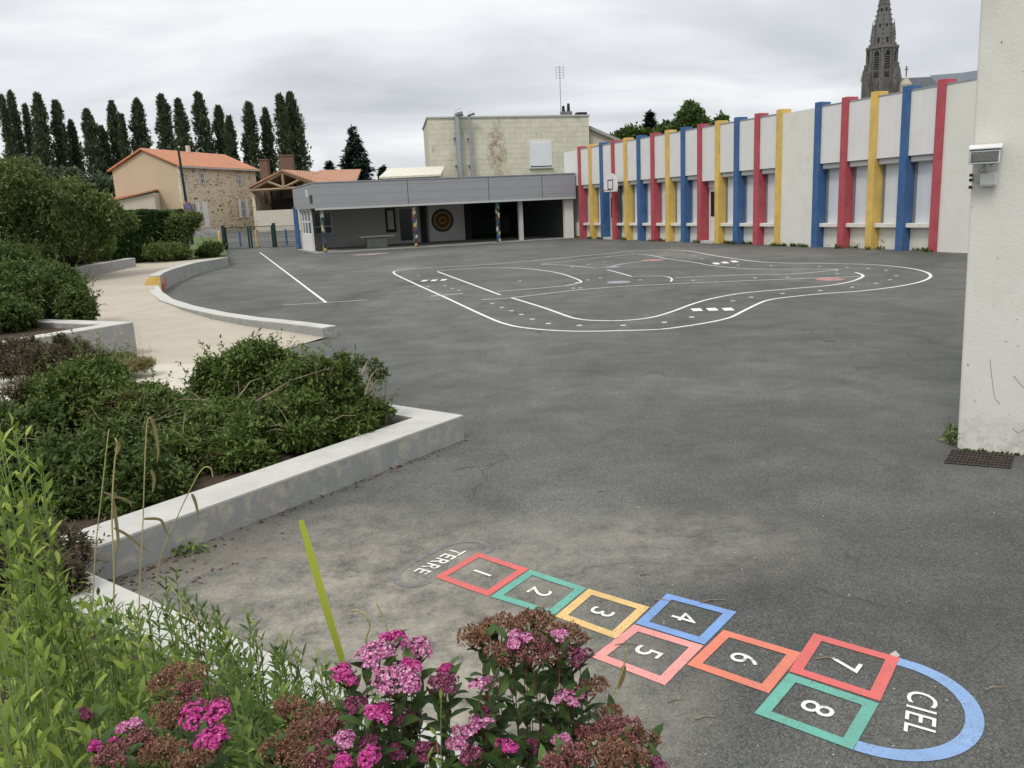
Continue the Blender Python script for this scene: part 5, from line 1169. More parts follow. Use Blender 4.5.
# dark tree line low behind the houses
for i, (px, py, rx, rz, dd, lab) in enumerate([(60, 178, 26, 20, 120, 'round dark tree behind the left garden, second from the left edge'), (98, 186, 20, 18, 112, 'round dark tree just left of the stone house'), (15, 172, 26, 24, 118, 'round dark tree at the left edge below the poplars'), (250, 180, 14, 22, 110, 'dark tree between the stone house and the barn chimneys'), (302, 180, 12, 10, 108, 'low dark tree behind the barn roof')]):
    py += 9; rz *= .8
    tree('dark_tree', lab, (D(px, py, dd).x, dd, 1), [bl(px, py, dd, rx, rz), bl(px - rx * .5, py + 10, dd, rx * .7, rz * .7), bl(px + rx * .5, py + 8, dd, rx * .6, rz * .7)], 1800, .7, .45, 'lf_pop', 60 + i, .3)
# garden trees at upper left
tree('garden_tree', 'big loose olive-green tree at the left edge beside the hedge', (D(15, 250, 30).x, 30, .7), [bl(25, 190, 30, 34, 26), bl(60, 205, 31, 34, 26), bl(88, 218, 32, 26, 22), bl(-5, 200, 29, 30, 30), bl(38, 228, 30, 34, 26), bl(70, 235, 31, 26, 16), bl(5, 240, 29, 26, 22)], 9500, .17, .075, 'lf_olive', 71, .1, lf=2.6, lumpy=.5, inner=.45)
tree('garden_tree', 'olive-green drooping bush between the big garden tree and the clipped hedge', (-17.8, 34, .7), [bl(104, 216, 33, 22, 14), bl(84, 236, 32.5, 22, 14), bl(120, 222, 33.5, 14, 8)], 3000, .15, .07, 'lf_olive', 72, .08, lf=2.6, lumpy=.5, inner=.45)
# hedge
def box_leaves(P0_, P1_, thick, z0, z1, n, L, W_, mat, nm, parent, seed):
    r = np.random.default_rng(seed); a = np.array(P0_[:2]); b = np.array(P1_[:2]); d = b - a; Ln = np.linalg.norm(d); d = d / Ln; nn2 = np.array([-d[1], d[0]])
    face = r.random(n); u = r.uniform(0, Ln, n); v = r.uniform(0, thick, n); z = r.uniform(z0, z1, n)
    fr_ = face < .62; v[fr_] = r.uniform(0, .12, fr_.sum()); tp_ = (face >= .62) & (face < .92); z[tp_] = z1 - r.uniform(0, .12, tp_.sum()); en = face >= .92; u[en] = np.where(r.random(en.sum()) < .5, r.uniform(0, .1, en.sum()), Ln - r.uniform(0, .1, en.sum()))
    wob = .07 * np.sin(u * 1.7) + .05 * np.sin(z * 3 + u * 3.1)
    xy = a + d * u[:, None] + nn2 * (v + wob)[:, None]; P = np.stack([xy[:, 0], xy[:, 1], z + .06 * np.sin(u * 2.3)], 1)
    dr = r.normal(size=(n, 3)) + np.array([-nn2[0] * .8, -nn2[1] * .8, .4]); V, Fc = leaves(P, dr, L, W_ * r.uniform(.7, 1.3, n)); return npmesh(nm, V, Fc, mat, parent)
hl, hr_ = G(96, 250, .6), G(187, 247, .6); hy = 41
hA = Vector((D(88, 230, 39).x, 39, .6)); hB = Vector((D(188, 230, 44).x, 44, .6)); ztp = zat(188, 210, 44)
hd = thing('clipped_hedge', 'clipped dark green box-shaped hedge left of the gate', 'hedge', tuple((hA + hB) / 2))
box_leaves(hA, hB, 1.6, .45, ztp, 15000, .13, .09, 'lf_hedge', 'foliage', hd, 81)
mb = MB(); dv_ = (hB - hA).normalized(); nv_ = Vector((-dv_.y, dv_.x, 0)); q = [hA + dv_ * .15 + nv_ * .25, hB - dv_ * .15 + nv_ * .25, hB - dv_ * .15 + nv_ * 1.4, hA + dv_ * .15 + nv_ * 1.4]; mb.prism([(p.x, p.y) for p in q], .4, ztp - .2); mb.build('inner_branches', 'lf_hedge', hd)
# bushes around the path top
def bush(name, lab, blobs, n, L, W_, mat, seed, base_z, k=6, cat='shrub', st=10, sr=.012, group=None, lf=3.2, lumpy=.36, inner=.72, zmin=None, stm='twig', upw=.5):
    b0 = blobs[0]; t = thing(name, lab, cat, (b0[0], b0[1], base_z), group=group)
    if name in ('planter_shrub', 'rounded_shrub'):
        rq = np.random.default_rng(seed + 77); nb_ = []
        for b in blobs:
            nb_.append((b[0], b[1], b[2] - b[5] * .15, b[3] * .82, b[4] * .82, b[5] * .82))
            for q_ in range(5):
                d_ = unit(rq.normal(size=3) + [0, 0, .5]); k_ = rq.uniform(.28, .5); nb_.append((b[0] + d_[0] * b[3] * .72, b[1] + d_[1] * b[4] * .72, b[2] + d_[2] * b[5] * .72, b[3] * k_, b[4] * k_, b[5] * k_))
        blobs = nb_; n = int(n * 1.25)
    shrub(t, blobs, n, L, W_, mat, seed, k=k, zmin=base_z if zmin is None else zmin, lf=lf, lumpy=lumpy, inner=inner, upw=upw)
    if st: stems(t, (b0[0], b0[1], base_z), blobs, st, sr, stm, seed)
    return t
bush('garden_bush', 'loose green bush in front of the hedge end, right of it', [bl(181, 227, 43, 11, 12), bl(191, 221, 43, 9, 7), bl(176, 238, 43, 9, 9)], 1200, .16, .08, 'lf_olive', 90, .5, 5)
bush('garden_bush', 'low dark bush beside the yellow post by the gate', [bl(211, 250, 45, 11, 6), bl(202, 253, 45, 7, 3)], 700, .12, .07, 'lf_shrub', 91, .35, 5)
bush('garden_bush', 'low spreading bush at the head of the path below the hedge', [bl(160, 251, 41, 16, 7), bl(175, 250, 42, 14, 6), bl(184, 253, 42, 8, 4)], 1300, .12, .06, 'lf_olive', 92, .35, 5)
bush('garden_bush', 'upright yellow-green bush behind the long grey wall', [bl(85, 248, 35, 13, 14), bl(104, 246, 36, 10, 13)], 1300, .14, .05, 'lf_herb', 93, .7, 5)
bush('garden_bush', 'bronze-leaved bush behind the long grey wall at its left', [bl(55, 255, 33, 18, 12), bl(70, 258, 34, 14, 10)], 1500, .13, .05, 'lf_purple', 94, .7, 5)
bush('garden_bush', 'bushy dark undergrowth behind the large rounded shrub at the left edge', [bl(10, 258, 27, 24, 12), bl(35, 256, 29, 18, 10)], 1800, .12, .06, 'lf_shrub2', 95, .6, 5)
# rounded shrub on the mid planter
def W3(px, py, dd, rx, rz, ry=None): return bl(px, py, dd, rx, rz, ry)
bush('rounded_shrub', 'large dense dark green shrub filling the walled bed left of the path', [W3(52, 300, 17.0, 40, 32), W3(22, 302, 16.5, 44, 36), W3(-15, 300, 16.5, 40, 36), W3(74, 309, 16.2, 22, 21), W3(36, 285, 18, 38, 20), W3(0, 318, 15.4, 44, 22)], 10500, .085, .045, 'lf_shrub2', 110, .5, 6, st=16)
# bronze low shrubs below the mid wall
bush('heather_shrub', 'bronze-leaved low shrub at the foot of the grey wall, at the left edge', [W3(18, 358, 12.2, 28, 20), W3(44, 362, 12, 24, 15), W3(30, 346, 12.3, 10, 10)], 2600, .05, .018, 'lf_purple', 120, .03, 6, st=40, sr=.006)
bush('heather_shrub', 'bronze-leaved low shrub at the foot of the grey wall, in the middle', [W3(70, 358, 12.4, 24, 17), W3(92, 363, 12.2, 22, 12), W3(62, 345, 12.4, 8, 10)], 2600, .05, .018, 'lf_purple', 121, .03, 6, st=40, sr=.006)
bush('heather_shrub', 'yellow-green low shrub at the foot of the grey wall end', [W3(116, 363, 12.4, 20, 10), W3(104, 364, 12.2, 16, 10)], 1800, .05, .018, 'lf_olive', 122, .03, 6, st=20, sr=.005)
bush('dry_grass_tuft', 'dry straw-coloured grass tuft spreading onto the beige path', [W3(140, 364, 12.3, 15, 4), W3(128, 366, 12.2, 16, 4)], 1500, .07, .010, 'lf_straw', 123, .02, 5, st=0, cat='grass tuft')
# big shrubs of the near planter ------------------------------------
def near(px, py, dd, rx, rz, ry=None): return bl(px, py, dd, rx, rz, ry)
BZ = .18
bush('planter_shrub', 'dense rounded green shrub, the tallest in the planter, standing at its back', [near(250, 372, 9.3, 40, 32), near(222, 385, 9.0, 32, 24), near(275, 385, 9.2, 34, 28), near(250, 400, 9.0, 40, 24)], 5200, .066, .030, 'lf_shrub', 130, BZ, 7, st=22)
bush('planter_shrub', 'green shrub at the planter corner with straggling tips over the wall', [near(325, 395, 8.3, 40, 30), near(355, 415, 8.3, 30, 24), near(300, 425, 7.8, 48, 30), near(265, 430, 7.7, 36, 24), near(340, 378, 8.5, 16, 14), near(350, 430, 8.0, 32, 16)], 7600, .064, .029, 'lf_shrub', 131, BZ, 7, st=24)
bush('planter_shrub', 'broad green shrub in the middle of the planter with brown twigs', [near(205, 425, 7.9, 44, 28), near(165, 415, 8.0, 42, 28), near(190, 450, 7.3, 50, 30), near(240, 455, 7.2, 30, 22)], 7000, .064, .029, 'lf_shrub', 132, BZ, 7, st=30)
bush('planter_shrub', 'bright-topped green shrub at the left rear of the planter', [near(95, 395, 8.2, 46, 30), near(60, 405, 8.0, 40, 30), near(120, 420, 7.8, 44, 30)], 6000, .066, .030, 'lf_shrub', 133, BZ, 7, st=20)
bush('planter_shrub', 'dark low shrub spilling behind the left part of the planter wall', [near(110, 470, 6.6, 50, 40), near(60, 470, 6.6, 46, 40), near(150, 480, 6.5, 40, 28), near(70, 515, 6.1, 40, 26), near(110, 505, 6.2, 40, 24), near(20, 440, 7.4, 44, 40), near(15, 500, 6.3, 50, 40), near(-30, 480, 6.3, 50, 50), near(30, 535, 5.8, 40, 24)], 9500, .060, .028, 'lf_shrub2', 134, BZ, 7, st=20)
bush('bronze_shrub', 'small bronze-leaved shrub where the planter wall meets the white kerb', [near(45, 560, 5.0, 34, 30), near(15, 575, 4.8, 34, 30), near(65, 580, 4.7, 22, 22)], 2200, .045, .018, 'lf_purple', 136, .15, 6, st=20, sr=.005)
bush('planter_shrub', 'thin purple-leaved shrub at the left edge of the planter', [near(20, 415, 8.0, 26, 32), near(5, 440, 7.6, 30, 30)], 1400, .045, .022, 'lf_purple', 135, BZ, 5, st=25, inner=.3)
# brown dead sprigs and bare twigs in the planter
mb = MB(); r = random.Random(5)
for (p0, p1) in [((255, 402), (330, 368)), ((238, 420), (300, 380)), ((245, 428), (290, 400)), ((140, 470), (100, 450)), ((205, 400), (160, 408)), ((150, 440), (130, 425)), ((200, 455), (170, 430)), ((240, 395), (262, 378)), ((120, 440), (185, 412)), ((145, 425), (210, 405)), ((160, 455), (120, 478)), ((330, 375), (340, 360)), ((318, 382), (313, 360)), ((362, 375), (371, 363)), ((365, 395), (378, 368)), ((370, 390), (384, 380))]:
    a, b = D(*p0, 7.5 + r.uniform(-.3, .6)), D(*p1, 7.6 + r.uniform(-.2, .6)); m_ = (a + b) / 2 + Vector((0, 0, .05)); mb.tube([a, m_, b], [.009, .006, .003], 5)
for i in range(70):
    px, py = r.choice([(255, 410), (230, 415), (130, 435), (100, 445), (200, 440), (280, 420), (160, 425), (320, 410), (270, 385), (60, 450)]); px += r.uniform(-25, 25); py += r.uniform(-15, 15)
    dd_ = 9.0 - (py - 380) * .026 - .25; a = D(px, py, dd_); e = Vector((r.uniform(-1, 1), r.uniform(-.5, .2), r.uniform(-.1, .6))).normalized() * r.uniform(.12, .4); mb.tube([a, a + e * .5 + Vector((0, 0, .03)), a + e], [.006, .004, .002], 4)
tag(mb.build('bare_twigs', 'twig'), 'pale bare twigs arching out among the planter shrubs', 'twigs', kind='stuff')
r = np.random.default_rng(6); P = []
for px, py, dd, n in ((115, 405, 7.6, 90), (90, 408, 7.7, 60), (140, 402, 7.6, 60), (130, 465, 6.6, 50), (205, 462, 6.9, 60), (268, 400, 8.6, 80), (285, 410, 8.2, 60), (215, 395, 8.7, 30), (60, 445, 6.9, 50)):
    c = D(px, py, dd); P.append(np.array(c) + r.normal(size=(n, 3)) * [.09, .09, .06])
P = np.concatenate(P); V, Fc = leaves(P, r.normal(size=P.shape), r.uniform(.025, .055, len(P)), .02); tag(npmesh('dead_leaves', V, Fc, 'lf_dead'), 'reddish brown withered leaves caught in the planter shrubs', 'dead leaves', kind='stuff')
# straggling tips at the right end
for i, (p0, p1) in enumerate([((358, 412), (366, 360)), ((372, 410), (380, 366))]): pass
tp_bl = [near(376, 365, 8.2, 7, 5), near(383, 374, 8.2, 6, 6), near(373, 376, 8.2, 5, 5), near(360, 362, 8.3, 9, 5), near(342, 358, 8.4, 9, 5), near(380, 408, 8.2, 10, 6), near(392, 412, 8.2, 5, 3)]
bush('straggling_shrub', 'thin straggling shoots above the right end of the planter', tp_bl, 260, .045, .024, 'lf_shrub2', 137, BZ, 7, st=10, sr=.005, lumpy=.1, inner=.2)
# litter along the planter wall foot
r = np.random.default_rng(12); n = 210; P = np.zeros((n, 3)); 
for i in range(n):
    if i < 100: q = P0 + dirF * ((PF - P0).length * (1 - abs(r.normal()) * .13)) ; q = q + Vector((abs(r.normal()) * .32, -abs(r.normal()) * .18 - .02, 0))
    else: q = P0 + dirF * r.uniform(0, (PF - P0).length) + Vector((.02, -abs(r.normal()) * .07 - .02, 0))
    P[i] = (q.x, q.y, .006)
V, Fc = leaves(P, r.normal(size=P.shape) * [1, 1, .15], r.uniform(.02, .07, n), r.uniform(.006, .02, n)); tag(npmesh('leaf_litter', V, Fc, 'lf_dead'), 'brown leaf litter collected along the foot of the planter wall', 'leaf litter', kind='stuff')
wdl = thing('wall_foot_weed', 'small green weed at the foot of the planter wall', 'weed', G(186, 553))
c = np.array(G(186, 553)); P = c + r.normal(size=(60, 3)) * [.07, .05, .0]; P[:, 2] = r.uniform(.0, .06, 60); V, Fc = leaves(P, r.normal(size=P.shape) + [0, 0, .5], r.uniform(.03, .07, 60), .03); npmesh('foliage', V, Fc, 'lf_herb', wdl)
# pebbles, twigs on asphalt
r = np.random.default_rng(21); n = 150; mbp = MB()
for i in range(n):
    px = r.uniform(180, 1000); py = 384 + r.random() ** .7 * 384; q = G(px, py); s_ = r.uniform(.002, .006)
    mbp.add([(q.x + s_ * a, q.y + s_ * b, c) for a, b, c in ((1, 0, 0), (0, 1, 0), (-1, .1, 0), (.1, -1, 0), (0, 0, s_ * .9))], [(0, 1, 4), (1, 2, 4), (2, 3, 4), (3, 0, 4)])
tag(mbp.build('pebbles', 'sand'), 'tiny pale pebbles strewn on the asphalt', 'pebbles', kind='stuff')
mbp = MB(); rr_ = random.Random(9)
for (px, py, L_, a) in [(700, 603, .16, .2), (655, 600, .1, -.3), (615, 645, .12, 0), (668, 702, .08, .3), (695, 719, .1, .1), (985, 690, .1, .2), (815, 659, .12, -.1), (800, 698, .08, .8), (598, 491, .06, 0), (455, 470, .25, .5), (640, 575, .07, 0), (905, 603, .05, .4), (560, 500, .06, 1), (900, 530, .06, .5)]:
    q = G(px, py, .006); e = Vector((math.cos(a), math.sin(a) * .8, 0)) * L_; mbp.tube([q, q + e * .5 + Vector((-e.y, e.x, 0)) * .15, q + e], [.004, .004, .002], 5)
tag(mbp.build('fallen_twigs', 'twig'), 'few small dry twigs lying on the asphalt around the hopscotch', 'twigs', kind='stuff')
q = G(895, 655, .0); mb = MB(); mb.add([(q.x + .025 * math.cos(t) * (1 + .2 * math.sin(3 * t)), q.y + .02 * math.sin(t), 0) for t in [i * math.pi / 4 for i in range(8)]] + [(q.x, q.y, .025)], [(i, (i + 1) % 8, 8) for i in range(8)]); tag(mb.build('small_stone', 'sand', bev=.002), 'small stone lying on the corner of hopscotch square seven', 'stone')
# ------------------------------------------------------------------ foreground plants
def leafy_stem(mb, LV, base, tip, n, L, W_, r0, bow=.05, start=.15, droop=.35, upd=.5, seed=0, small_top=.55):
    r = np.random.default_rng(seed); b = np.array(base); t = np.array(tip); m = (b + t) / 2 + r.normal(size=3) * [bow, bow, 0]
    T_ = np.linspace(0, 1, 8); C = [(1 - u) ** 2 * b + 2 * u * (1 - u) * m + u * u * t for u in T_]
    mb.tube([tuple(c) for c in C], [r0 * (1 - .7 * u) for u in T_], 5)
    u = np.linspace(start, 1, n) + r.normal(size=n) * .008; u = np.clip(u, 0, 1)[:, None]; P = (1 - u) ** 2 * b + 2 * u * (1 - u) * m + u * u * t
    a = np.arange(n) * 2.4 + r.uniform(0, 6); up_ = upd + 1.2 * u[:, 0] ** 6
    dr = np.stack([np.cos(a), np.sin(a), up_], 1); sc = 1 - (1 - small_top) * u[:, 0]
    LV.append(fine_leaves(P, dr, L * sc * r.uniform(.8, 1.2, n), W_ * sc * r.uniform(.8, 1.2, n), droop))
def plant(name, lab, stems_, mat_l, mat_s, L, W_, n, r0, seed, cat='plant', **kw):
    b0 = stems_[0][0]; t = thing(name, lab, cat, b0); mb = MB(); LV = []
    for i, (b, tp_) in enumerate(stems_): leafy_stem(mb, LV, b, tp_, n, L, W_, r0, seed=seed * 50 + i, **kw)
    mb.build('stems', mat_s, t, True); V, Fc = merge(LV); npmesh('foliage', V, Fc, mat_l, t, True); return t
def under(px, py, dep, dx=0, dy=0):
    p = D(px, py, dep); z = bankz(p); return Vector((p.x + dx, p.y + dy, z - .02))
rr_ = random.Random(3)
def stem_list(tips, sp_=.06):
    out = []; tips = [(px + rr_.uniform(-14, 14) * (k_ > 0), py + abs(rr_.gauss(0, 16)) * (k_ > 0), dd + rr_.uniform(-.12, .12) * (k_ > 0)) for (px, py, dd) in tips for k_ in range(4 if sp_ > .05 else 1)]
    for px, py, dd in tips:
        t = D(px, py, dd); b = Vector((t.x + rr_.uniform(-sp_, sp_), t.y + rr_.uniform(-sp_, sp_), 0)); b.z = bankz(b) - .02; out.append((b, t))
    return out
plant('tall_leafy_plant', 'tall lime-green leafy stems at the left edge, rising above the planter wall', stem_list([(12, 425, 1.55), (38, 455, 1.5), (-5, 470, 1.4), (25, 500, 1.45), (5, 540, 1.5), (40, 520, 1.6), (20, 470, 1.4), (0, 440, 1.35), (50, 560, 1.5), (15, 560, 1.4)]), 'lf_lime', 'stem_green', .058, .015, 52, .003, 1, upd=.5, start=.15)
plant('tall_leafy_plant', 'second clump of lime-green leafy stems at the lower left edge', stem_list([(15, 600, 1.15), (45, 590, 1.3), (-10, 640, 1.0), (35, 650, 1.05), (60, 620, 1.4), (10, 690, .9)]), 'lf_lime', 'stem_green', .060, .018, 36, .0035, 2, upd=.7, start=.25)
plant('broad_leaf_weed', 'bushy mid-green weed with pointed leaves in the lower left of the bed', stem_list([(75, 640, 1.5), (100, 620, 1.7), (55, 690, 1.15), (90, 680, 1.3), (120, 650, 1.55), (30, 730, .95), (140, 690, 1.3)]), 'lf_herb', 'stem_green', .060, .020, 36, .003, 3, upd=.6)
plant('broad_leaf_weed', 'green weed with pointed leaves behind the lower left dark flower heads', stem_list([(150, 640, 1.75), (165, 610, 2.1), (130, 610, 2.0), (185, 655, 1.7), (110, 600, 2.2)]), 'lf_herb', 'stem_green', .060, .019, 34, .003, 4, upd=.6)
plant('upright_weed', 'slender green leafy shoots standing before the white kerb, left group', stem_list([(176, 570, 2.9), (196, 600, 2.8), (212, 612, 2.7), (160, 602, 2.8), (222, 625, 2.6), (232, 640, 2.5)]), 'lf_herb', 'stem_green', .085, .018, 50, .004, 5, upd=.65)
plant('upright_weed', 'slender green leafy shoots standing before the white kerb, right group', stem_list([(249, 612, 2.5), (262, 640, 2.4), (290, 640, 2.3), (275, 655, 2.3), (303, 655, 2.2), (316, 660, 2.15), (238, 655, 2.4)]), 'lf_herb', 'stem_green', .075, .015, 50, .004, 6, upd=.65)
plant('upright_weed', 'low leafy shoots at the white kerb left of the pink flowers', stem_list([(325, 672, 2.2), (300, 685, 2.0), (270, 690, 2.0), (245, 690, 1.9), (340, 690, 2.1), (285, 700, 1.8)]), 'lf_herb', 'stem_green', .075, .015, 44, .004, 7, upd=.6)
plant('lime_leafy_clump', 'dense bright yellow-green leafy clump filling the bottom left corner', stem_list([(20, 640, 1.2), (45, 660, 1.25), (70, 700, 1.1), (10, 720, .95), (95, 690, 1.2), (50, 740, .95), (0, 600, 1.3)]), 'lf_lime', 'stem_green', .065, .020, 44, .003, 21, upd=.45, start=.1)
plant('lime_leafy_clump', 'bright yellow-green leafy clump behind the low magenta flower heads', stem_list([(110, 625, 1.8), (140, 615, 1.9), (160, 650, 1.6), (90, 600, 1.9), (125, 670, 1.45), (185, 665, 1.55)]), 'lf_lime', 'stem_green', .070, .020, 40, .003, 22, upd=.45, start=.1)
plant('lime_leafy_clump', 'bright green leafy clump before the kerb, between the two groups of slender shoots', stem_list([(225, 650, 2.0), (250, 665, 1.8), (205, 640, 2.1), (275, 680, 1.75), (300, 690, 1.7), (240, 700, 1.55)]), 'lf_herb', 'stem_green', .072, .018, 44, .003, 23, upd=.5, start=.1)
plant('lime_leafy_clump', 'bright green leafy clump at the left end of the white kerb', stem_list([(55, 590, 2.4), (85, 600, 2.4), (110, 605, 2.5), (35, 580, 2.3), (135, 615, 2.4), (75, 620, 2.1)]), 'lf_herb', 'stem_green', .080, .022, 40, .003, 24, upd=.45, start=.1)
# dense low undergrowth filling the bed
r = np.random.default_rng(50); n = 20000; uu = r.uniform(-4, 6.5, n); vv = .32 + 3.2 * r.random(n) ** 1.2
hh = np.sin(uu * 3.1) * np.sin(vv * 4.3 + uu) * .5 + .5
P = np.zeros((n, 3))
for i in range(n):
    q = KA + kd * uu[i] + kn * vv[i]; P[i] = (q.x, q.y, bankz(q) + r.random() ** 1.3 * (.14 + .26 * hh[i]))
V, Fc = fine_leaves(P, r.normal(size=P.shape) * [1, 1, .5] + [0, 0, .7], r.uniform(.035, .085, n), r.uniform(.010, .024, n)); tag(npmesh('undergrowth', V, Fc, 'lf_herb', None, True), 'mixed low green undergrowth covering the soil of the flower bed', 'undergrowth', kind='stuff')
# grass blades
def smooth_line(pts, st=5):
    pts = [Vector(p) for p in pts]; n = len(pts); out = []
    for i in range(n - 1):
        a, b, c, d = pts[max(i - 1, 0)], pts[i], pts[i + 1], pts[min(i + 2, n - 1)]
        for k in range(st):
            t = k / st; out.append(.5 * ((2 * b) + (c - a) * t + (2 * a - 5 * b + 4 * c - d) * t * t + (3 * b - a - 3 * c + d) * t ** 3))
    return out + [pts[-1]]
def blade_mesh(pts, w_, up_hint=(0, 0, 1)):
    pts = [Vector(p) for p in pts]; V = []; m = len(pts); c0 = Vector((0, 0, CH))
    for i, p in enumerate(pts):
        d = (pts[min(i + 1, m - 1)] - pts[max(i - 1, 0)]).normalized(); s_ = d.cross(Vector(up_hint)); 
        if s_.length < .1: s_ = d.cross(Vector((0, 1, 0)))
        s_.normalize(); u = i / (m - 1); wd_ = w_ * (1 - u ** 2.5) * (.6 + .4 * min(1, u * 5)) + .0004
        q = s_.cross(d); V += [p - s_ * wd_ / 2 + q * wd_ * .12, p, p + s_ * wd_ / 2 + q * wd_ * .12]
    f = []
    for i in range(m - 1):
        b = i * 3; f += [(b, b + 1, b + 4, b + 3), (b + 1, b + 2, b + 5, b + 4)]
    return np.array([tuple(v) for v in V]), np.array(f)
def tuft(name, lab, centres, n, H_, w_, mat, seed):
    r = random.Random(seed); LV = []
    for (px, py, dd) in centres:
        c = D(px, py, dd); c.z = bankz(c)
        for i in range(n):
            a = r.uniform(0, 6.28); lean = r.uniform(.1, .8); h = H_ * r.uniform(.5, 1.1); e = Vector((math.cos(a), math.sin(a), 0)); b = c + Vector((r.uniform(-.05, .05), r.uniform(-.05, .05), -.02))
            pts = [b + e * (lean * h * (t ** 1.8)) + Vector((0, 0, h * (t - .45 * lean * t ** 3))) for t in [j / 7 for j in range(8)]]
            LV.append(blade_mesh(pts, w_ * r.uniform(.6, 1.2), (e.y * .3, -e.x * .3, 1) if False else (math.cos(a + 1.5) * .2, .9, .3)))
    V, Fc = merge(LV); o = npmesh(name, V, Fc, mat, None, True); return tag(o, lab, 'grass tuft')
tuft('grass_tuft', 'long yellow-green arching grass blades in the left of the flower bed', [(125, 640, 2.2), (150, 660, 2.0)], 40, .50, .011, 'blade', 1)
tuft('grass_tuft', 'long arching grass blades just left of the pink flower heads', [(205, 680, 2.0), (235, 690, 1.9), (180, 700, 1.8)], 40, .50, .011, 'blade', 2)
tuft('grass_tuft', 'grass blades low in front of the white kerb', [(280, 700, 2.1), (255, 670, 2.4)], 30, .42, .009, 'blade', 3)
tuft('grass_tuft', 'coarse pale grass blades at the very bottom left corner', [(70, 740, 1.25), (110, 720, 1.45)], 14, .36, .010, 'blade', 4)
# single bright blade
t = MB(); pts = [D(348, 690, 1.25), D(341, 655, 1.2), D(327, 610, 1.16), D(312, 558, 1.14), D(301, 520, 1.13), D(299, 516, 1.13)]
V, Fc = blade_mesh([pts[0], pts[1], pts[2], pts[3], pts[4]], .011, (0, 1, .1)); V2 = V.copy()
wds = [.006, .0105, .012, .0115, .008]
V = []
for i, p in enumerate(pts[:5]):
    d = (pts[min(i + 1, 4)] - pts[max(i - 1, 0)]).normalized(); s_ = d.cross(Vector((0, 1, 0))).normalized(); V += [tuple(p - s_ * wds[i] / 2 + Vector((0, -.0012, 0))), tuple(p), tuple(p + s_ * wds[i] / 2 + Vector((0, -.0012, 0)))]
MT['bright_blade'] = leaf_mat('bright_blade', (.42, .50, .06), (.46, .54, .08), (.50, .56, .10), .3)
bs = pts[0].copy(); bs.z = bankz(bs); gb = thing('single_grass_blade', 'single broad yellow-green grass blade standing up left of the hopscotch', 'grass blade', bs)
npmesh('blade', V, Fc, 'bright_blade', gb, True); m_ = MB(); m_.tube([bs, pts[0]], [.002, .002], 5); m_.build('stem', 'stem_green', gb)
# dry seed stalks
def stalk(lab, pts, dd, leaves_=(), droop=(), w_=.0016):
    P_ = [D(px, py, dd) for px, py in pts]; b = P_[-1].copy(); b.z = bankz(b) - .01; t = thing('dry_grass_stalk', lab, 'grass stalk', b)
    P_ = smooth_line(P_); m_ = MB(); m_.tube(P_ + [b], [w_ * .6] + [w_] * len(P_), 6); m_.build('stalk', 'stem_straw', t, True)
    for lf_ in leaves_:
        V, Fc = blade_mesh(smooth_line([D(px, py, dd + .02 * i) for i, (px, py) in enumerate(lf_)]), .010, (0, 1, .2)); npmesh('dry_leaf', V, Fc, 'lf_straw', t, True)
stalk('dry straw stalk with a broken tip, leftmost of the four before the planter', [(109, 429), (107, 445), (101, 500), (96, 544), (93, 600), (92, 640)], 2.2, [[(103, 492), (115, 497), (127, 500), (132, 508)]])
stalk('dry straw stalk second from the left before the planter, with a knotted top', [(115, 438), (117, 446), (114, 470), (112, 520), (114, 570), (113, 640)], 2.1, [[(114, 528), (128, 536), (140, 546), (150, 552)], [(116, 440), (119, 446), (117, 455)], [(113, 500), (118, 540), (116, 555)]], w_=.0021)
stalk('tallest dry straw stalk before the planter with curled hanging leaves', [(150, 418), (147, 424), (145, 460), (143, 520), (140, 580), (138, 650)], 2.1, [[(150, 416), (155, 430), (158, 450), (157, 464)], [(151, 470), (154, 480), (152, 494)], [(144, 519), (160, 520), (165, 530), (171, 538)]])
stalk('arched thin straw stalk with a hooked tip leaning over the planter wall', [(213, 478), (211, 469), (206, 467), (200, 472), (190, 490), (176, 520), (160, 560), (150, 620)], 2.2, [[(192, 494), (196, 505), (199, 520)]], w_=.0016)
stalk('short brown stalk leaning among the weeds before the white kerb', [(172, 588), (186, 608), (196, 625), (205, 650)], 2.3, [], w_=.002)
stalk('thin dark twig rising beside the pink flower heads', [(376, 602), (384, 620), (388, 634), (400, 690)], 1.2, [], w_=.0012)
stalk('curled brown tendril above the pink flower heads', [(350, 612), (356, 610), (366, 616), (370, 626), (366, 645), (372, 690)], 1.25, [], w_=.0016)
stalk('thin straw stalk right of the tall brown flower heads', [(626, 648), (624, 665), (617, 685), (606, 710), (600, 740)], 1.3, [[(624, 666), (622, 680), (618, 690)]], w_=.0015)
